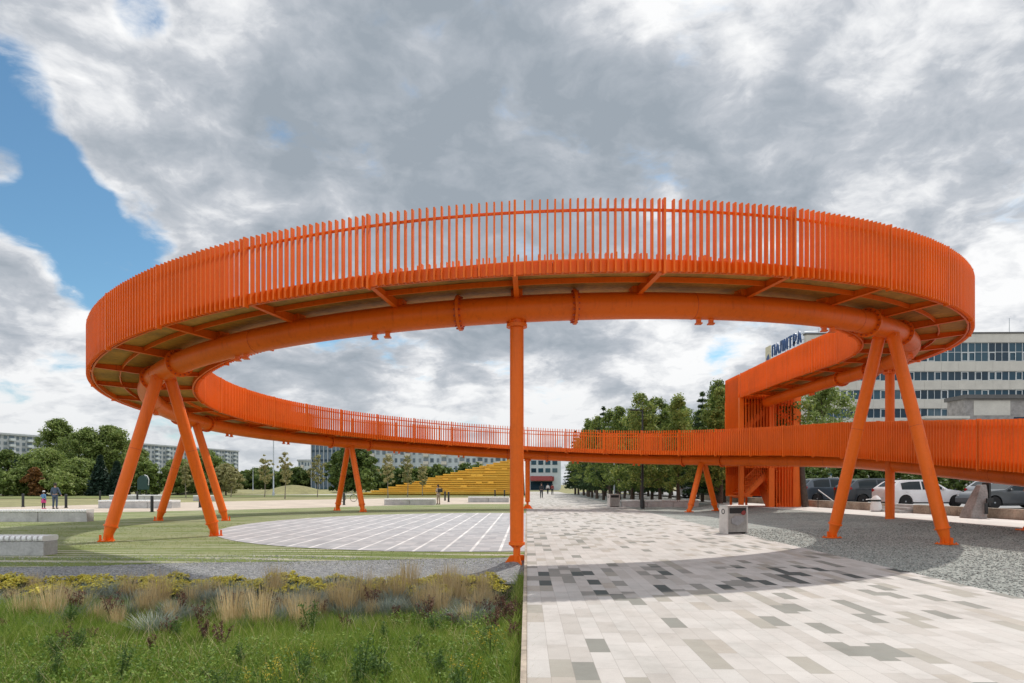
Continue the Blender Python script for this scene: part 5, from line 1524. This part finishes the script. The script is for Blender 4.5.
    for w in wx:
        for s in (-1, 1):
            Rm = Matrix.Rotation(PI/2 * -s, 3, 'X'); c = (w, s * (W/2 - .215), wr_)
            m_ = MB(); m_.lathe([(wr_*.64, .0), (wr_*.95, .0), (wr_, .035), (wr_, .17), (wr_*.95, .205), (wr_*.64, .205)], 24, c, Rm)
            wh = m_.build('wheel', M['tyre'], t, smooth=True)
            m_ = MB(); m_.lathe([(wr_*.635, .165), (wr_*.635, .200), (wr_*.56, .205), (wr_*.56, .175)], 24, c, Rm)
            for q in range(5):
                a = 2*PI*q/5; dv = Rm @ Vector((math.cos(a), math.sin(a), 0)); cc = Vector(c) + Rm @ Vector((0, 0, .190))
                m_.bar(cc + dv * .03, cc + dv * wr_ * .6, .075, .02, up=Rm @ Vector((0,0,1)))
            m_.lathe([(.06, .18), (.06, .203), (.03, .206)], 12, c, Rm)
            m_.build('rim', M['galv'], wh)
    for s in (-1, 1):
        m_ = MB(); zz = .60 * H
        x0, x1 = -.499*L, -.452*L
        m_.add([(x0, s*(hw(x0, zz) - .22), zz - .07), (x0 - .012, s*(hw(x0, zz) + .004), zz - .06), (x1, s*(hw(x1, zz) + .008), zz - .01), (x1 - .03, s*(hw(x1, zz) + .008), zz + .12), (x0 - .006, s*(hw(x0, zz) + .0), zz + .10), (x0 - .002, s*(hw(x0, zz) - .22), zz + .08)], [(0,1,4,5), (1,2,3,4)])
        m_.build('tail_light', M['taillight'], t)
        m_ = MB(); zz = .47 * H; x0, x1 = .478*L, .40*L
        m_.add([(x0 + .03, s*(hw(x0, zz) - .20), zz - .05), (x0, s*(hw(x0, zz) + .006), zz - .04), (x1, s*(hw(x1, zz) + .008), zz + .05), (x1, s*(hw(x1, zz+.06) + .006), zz + .1), (x0, s*(hw(x0, zz) + .002), zz + .05), (x0 + .028, s*(hw(x0, zz) - .2), zz + .03)], [(0,1,4,5), (1,2,3,4)])
        m_.build('headlight', M['headlight'], t)
        m_ = MB(); m_.box((.15*L, s*(W/2 + .05), belt + .05), (.13, .2, .12)); m_.build('mirror', paint, t, bevel=.03)
        m_ = MB()
        for xx in (mid + .35, mid - .75): m_.box((xx, s * (hw(xx, belt - .1) + .012), belt - .09), (.17, .022, .028))
        m_.build('door_handle', paint, t)
        m_ = MB(); m_.bar((wx[0] + wr_*1.2, s*(hw(0, .25) + .004), .25), (wx[1] - wr_*1.2, s*(hw(0, .25) + .004), .25), .02, .07); m_.build('sill', M['black'], t)
    m_ = MB(); m_.box((-.5*L - .008, 0, .48), (.02, .52, .115)); m_.build('number_plate', M['frame'], t)
    m_ = MB(); m_.box((-.49*L, 0, .30), (.08, W*.8, .14)); m_.box((.492*L, 0, .30), (.05, W*.7, .14)); m_.build('bumper_trim', M['black'], t)
    return t
def car_at(pxl, pxr, d, **kw):
    x0, x1 = at(pxl, d)[0], at(pxr, d)[0]
    return (x0 + x1) / 2, d
make_car('white hatchback parked nearest in the row, seen between two orange legs', (22.05, 36.2), math.radians(2), M['car_white'], 4.35, 1.47, 1.8, 'hatch')
make_car('dark grey hatchback parked behind the white hatchback', (21.6, 39.6), math.radians(2), M['car_dark'], 4.4, 1.58, 1.78, 'hatch')
make_car('dark blue grey SUV with red tail light beside the stair tower', (20.75, 43.6), math.radians(3), M['car_slate'], 4.4, 1.64, 1.82, 'hatch')
make_car('grey silver car parked right of the white hatchback', (29.4, 39.6), math.radians(3), M['car_silver'], 4.3, 1.5, 1.76, 'hatch')
make_car('dark sedan parked behind the wall at the right edge', (25.2, 33.9), math.radians(181), M['car_grey'], 4.5, 1.42, 1.76, 'sedan')
make_car('dark car with its nose to the dark sedan at the right edge', (28.6, 31.6), math.radians(185), M['car_dark'], 4.4, 1.45, 1.76, 'hatch')
make_car('dark car parked beyond the grove trunks, left of the stair tower', (19.6, 58), math.radians(6), M['car_dark'], 4.4, 1.5, 1.76, 'hatch')
make_car('silver car parked beyond the grove trunks, farther left', (18.6, 66), math.radians(4), M['car_silver'], 4.4, 1.45, 1.76, 'sedan')
make_car('white car in the back row above the white hatchback', (26.5, 52), math.radians(4), M['car_white'], 4.5, 1.5, 1.78, 'sedan')

# ------------------------------------------------------------------ people
M['skin'] = plain('skin', (.46, .27, .19), .6); M['hair'] = plain('dark_hair', (.025, .018, .014), .6)
M['denim'] = plain('blue_denim', (.055, .085, .13), .8); M['navy'] = plain('dark_navy_cloth', (.02, .025, .035), .85); M['beige'] = plain('beige_cloth', (.42, .34, .26), .85)
M['pink'] = plain('pink_cloth', (.6, .06, .22), .8); M['bluecloth'] = plain('light_blue_cloth', (.10, .22, .38), .8); M['charcoal'] = plain('charcoal_cloth', (.03, .03, .033), .85); M['whitecloth'] = plain('white_cloth', (.7, .68, .66), .8)
def skin_obj(name, J, E, Rd, mat, parent, root=0, sub=2):
    me = bpy.data.meshes.new(name); keys = list(J)
    me.from_pydata([J[k] for k in keys], [(keys.index(a), keys.index(b)) for a, b in E], [])
    o = link(bpy.data.objects.new(name, me)); o.parent = parent
    sm = o.modifiers.new('skin', 'SKIN')
    for i, k in enumerate(keys):
        sv = me.skin_vertices[0].data[i]; r = Rd[k]; sv.radius = r if hasattr(r, '__len__') else (r, r)
        sv.use_root = (i == root)
    sm.use_smooth_shade = True
    ss = o.modifiers.new('sub', 'SUBSURF'); ss.levels = sub; ss.render_levels = sub
    me.materials.append(mat)
    return o
def person(label, loc, rz, h, top, legs, pose='stand', skirt=None, hair=M['hair'], shoes=M['black'], legcol=None, hat=None):
    t = thing('person', label, 'person', loc, rz)
    s = h / 1.75
    def V(*p): return (p[0]*s, p[1]*s, p[2]*s)
    st = .20 if pose == 'walk' else .03
    # faces +Y
    J = {'pel': V(0,0,.95), 'wst': V(0,0,1.12), 'chs': V(0,.005,1.32), 'nb': V(0,0,1.46), 'nk': V(0,.01,1.53), 'hd0': V(0,.025,1.60), 'hd1': V(0,.03,1.69)}
    Rd = {'pel': (.13*s,.10*s), 'wst': (.12*s,.09*s), 'chs': (.145*s,.10*s), 'nb': (.09*s,.07*s), 'nk': .05*s, 'hd0': (.075*s,.09*s), 'hd1': (.072*s,.088*s)}
    E = [('pel','wst'),('wst','chs'),('chs','nb'),('nb','nk'),('nk','hd0'),('hd0','hd1')]
    for q, sx in (('l', -1), ('r', 1)):
        f = st * sx
        J['hip'+q] = V(.09*sx, 0, .90); J['kn'+q] = V(.095*sx, f*.55 + .02, .49); J['an'+q] = V(.095*sx, f - .02, .085); J['to'+q] = V(.10*sx, f + .13, .035)
        Rd['hip'+q] = .088*s; Rd['kn'+q] = .055*s; Rd['an'+q] = .04*s; Rd['to'+q] = .035*s
        J['sh'+q] = V(.17*sx, 0, 1.42); J['el'+q] = V(.235*sx, -.02 - f*.4, 1.13); J['wr'+q] = V(.24*sx, .07 - f*.9, .89); J['ha'+q] = V(.235*sx, .10 - f*.95, .79)
        Rd['sh'+q] = .058*s; Rd['el'+q] = .042*s; Rd['wr'+q] = .028*s; Rd['ha'+q] = .036*s
        E += [('pel','hip'+q),('hip'+q,'kn'+q),('kn'+q,'an'+q),('an'+q,'to'+q),('chs','sh'+q),('sh'+q,'el'+q),('el'+q,'wr'+q),('wr'+q,'ha'+q)]
    if pose == 'hold':           # one hand reaching down to a child
        J['elr'] = V(.27, .02, 1.15); J['wrr'] = V(.36, .06, .95); J['har'] = V(.40, .08, .88)
    if pose == 'child':
        J['ell'] = V(-.27, .02, 1.22); J['wrl'] = V(-.38, .04, 1.32); J['hal'] = V(-.45, .05, 1.40)
    if pose == 'bag':            # arms gathered in front around a bag
        for q, sx in (('l', -1), ('r', 1)):
            J['el'+q] = V(.24*sx, .03, 1.14); J['wr'+q] = V(.12*sx, .22, 1.15); J['ha'+q] = V(.04*sx, .26, 1.17)
        for k in ('nk', 'hd0', 'hd1'): J[k] = (J[k][0], J[k][1] + .05*s, J[k][2] - .02*s)
    skin_obj('body', J, E, Rd, M['skin'], t)
    def grow(keys, edges, mat, name, add, drop=None):
        j = {k: J[k] for k in keys}; r = {}
        for k in keys:
            b = Rd[k]; b = b if hasattr(b, '__len__') else (b, b); r[k] = (b[0] + add*s, b[1] + add*s)
        if drop: 
            for k, v in drop.items(): j[k] = v
        return skin_obj(name, j, edges, r, mat, t)
    ks = ['pel','wst','chs','nb','shl','shr','ell','elr','wrl','wrr']
    grow(ks, [e for e in E if e[0] in ks and e[1] in ks], top, 'jacket', .022)
    ks = ['pel','hipl','hipr','knl','knr','anl','anr']
    grow(ks, [e for e in E if e[0] in ks and e[1] in ks], legcol or legs, 'trousers', .018)
    if skirt:
        mb = MB(); z1 = 1.02*s; z0 = skirt[1]*s
        n = 20; prof = [(.15*s, z1), (.19*s, (z1*2 + z0)/3), (.24*s, z0), (.20*s, z0 + .01)]
        mb.lathe(prof, n); mb.build('skirt', skirt[0], t, smooth=True)
    hd = Vector(J['hd1'])
    mb = MB(); mb.lathe([(.03*s, .085*s), (.075*s, .07*s), (.097*s, .02*s), (.098*s, -.04*s), (.08*s, -.12*s)], 14, hd + Vector((0, -.018*s, .03*s))); mb.build('hair', hair, t, smooth=True)
    if hat: 
        mb = MB(); mb.lathe([(.16*s, -.01*s), (.11*s, .0), (.10*s, .08*s), (.05*s, .11*s)], 16, hd + Vector((0, -.01*s, .05*s))); mb.build('hat', hat, t, smooth=True)
    for q, sx in (('l', -1), ('r', 1)):
        a = Vector(J['an'+q]); b = Vector(J['to'+q])
        mb = MB(); mb.tube([a + Vector((0, -.05*s, -.04*s)), a + Vector((0, .03*s, -.03*s)), b + Vector((0, 0, -.002)), b + Vector((0, .05*s, -.006*s))], [.038*s, .05*s, .042*s, .025*s], 10); mb.build('shoe', shoes, t, smooth=True)
    # face
    mb = MB()
    for sx in (-1, 1): mb.lathe([(.004*s, .006*s), (.011*s, 0), (.004*s, -.006*s)], 8, hd + Vector((.03*sx*s, .088*s, -.035*s)))
    mb.build('eyes', M['black'], t)
    mb = MB(); mb.tube([hd + Vector((0, .088*s, -.04*s)), hd + Vector((0, .112*s, -.075*s))], [.008*s, .015*s], 8); mb.build('nose', M['skin'], t)
    return t
d = 44.0
x, y = at(55, d); person('person in blue denim clothes walking away, holding a hand out to the child', (x, y, 0), math.radians(8), 1.66, M['denim'], M['denim'], 'hold')
x, y = at(43.6, d); person('small child in blue top, pink skirt and pale hat beside the adult', (x, y, 0), math.radians(-6), 1.14, M['bluecloth'], M['charcoal'], 'child', skirt=(M['pink'], .62), hat=M['whitecloth'], shoes=M['pink'])
x, y = at(438.5, 54); t = person('person in beige clothes standing on the path holding a black bag', (x, y, 0), math.radians(150), 1.55, M['beige'], M['beige'], 'bag', legcol=M['beige'])
b = thing('shoulder_bag', 'black bag held by the person in beige on the path', 'bag', (x + .17, y - .34, .98))
mb = MB(); mb.box((0, 0, .13), (.40, .16, .30)); mb.build('pouch', M['black'], b, bevel=.05); mb = MB(); mb.tube([(-.15, 0, .27), (-.08, 0, .42), (.08, 0, .42), (.15, 0, .27)], .014, 6); mb.build('strap', M['black'], b)
x, y = at(541.5, 78); person('person in dark jacket and trousers walking down the promenade', (x, y, 0), math.radians(175), 1.74, M['charcoal'], M['navy'], 'walk')
x, y = at(547.8, 112); person('distant person in white top at the end of the promenade', (x, y, 0), math.radians(10), 1.7, M['whitecloth'], M['navy'], 'walk')
x, y = at(552.3, 104); person('distant person in red jacket near the grove at the end of the promenade', (x, y, 0), math.radians(-5), 1.68, M['red'], M['charcoal'], 'walk')

# bicycle parked beyond the slender central support
x, y = at(348, 62)
t = thing('bicycle', 'dark bicycle parked beyond the slender central support', 'bicycle', (x, y, 0), math.radians(25))
def ring(c, r, rad, n=28): return [(c[0] + r*math.cos(a), c[1], c[2] + r*math.sin(a)) for a in np.linspace(0, 2*PI, n + 1)[:-1]]
for cx_ in (-.52, .52):
    mb = MB(); mb.tube(ring((cx_, 0, .34), .32, .02), .022, 6, closed=True)
    w = mb.build('wheel', M['tyre'], t)
    mb = MB()
    for k in range(10): a = 2*PI*k/10; mb.tube([(cx_, 0, .34), (cx_ + .31*math.cos(a), 0, .34 + .31*math.sin(a))], .004, 4)
    mb.build('spokes', M['galv'], w)
mb = MB()
for a, b in (((-.52,0,.34),(-.08,0,.30)), ((-.08,0,.30),(-.2,0,.80)), ((-.2,0,.78),(.36,0,.80)), ((-.08,0,.30),(.38,0,.72)), ((-.52,0,.34),(-.19,0,.74)), ((.34,0,.95),(.52,0,.34))): mb.tube([a, b], .018, 6)
mb.build('frame', M['galv'], t)
mb = MB(); mb.tube([(.30,-.28,.98),(.36,0,.97),(.30,.28,.98)], .014, 6); mb.build('handlebar', M['black'], t)
mb = MB(); mb.box((-.22, 0, .85), (.26, .13, .06)); mb.build('saddle', M['black'], t, bevel=.02)
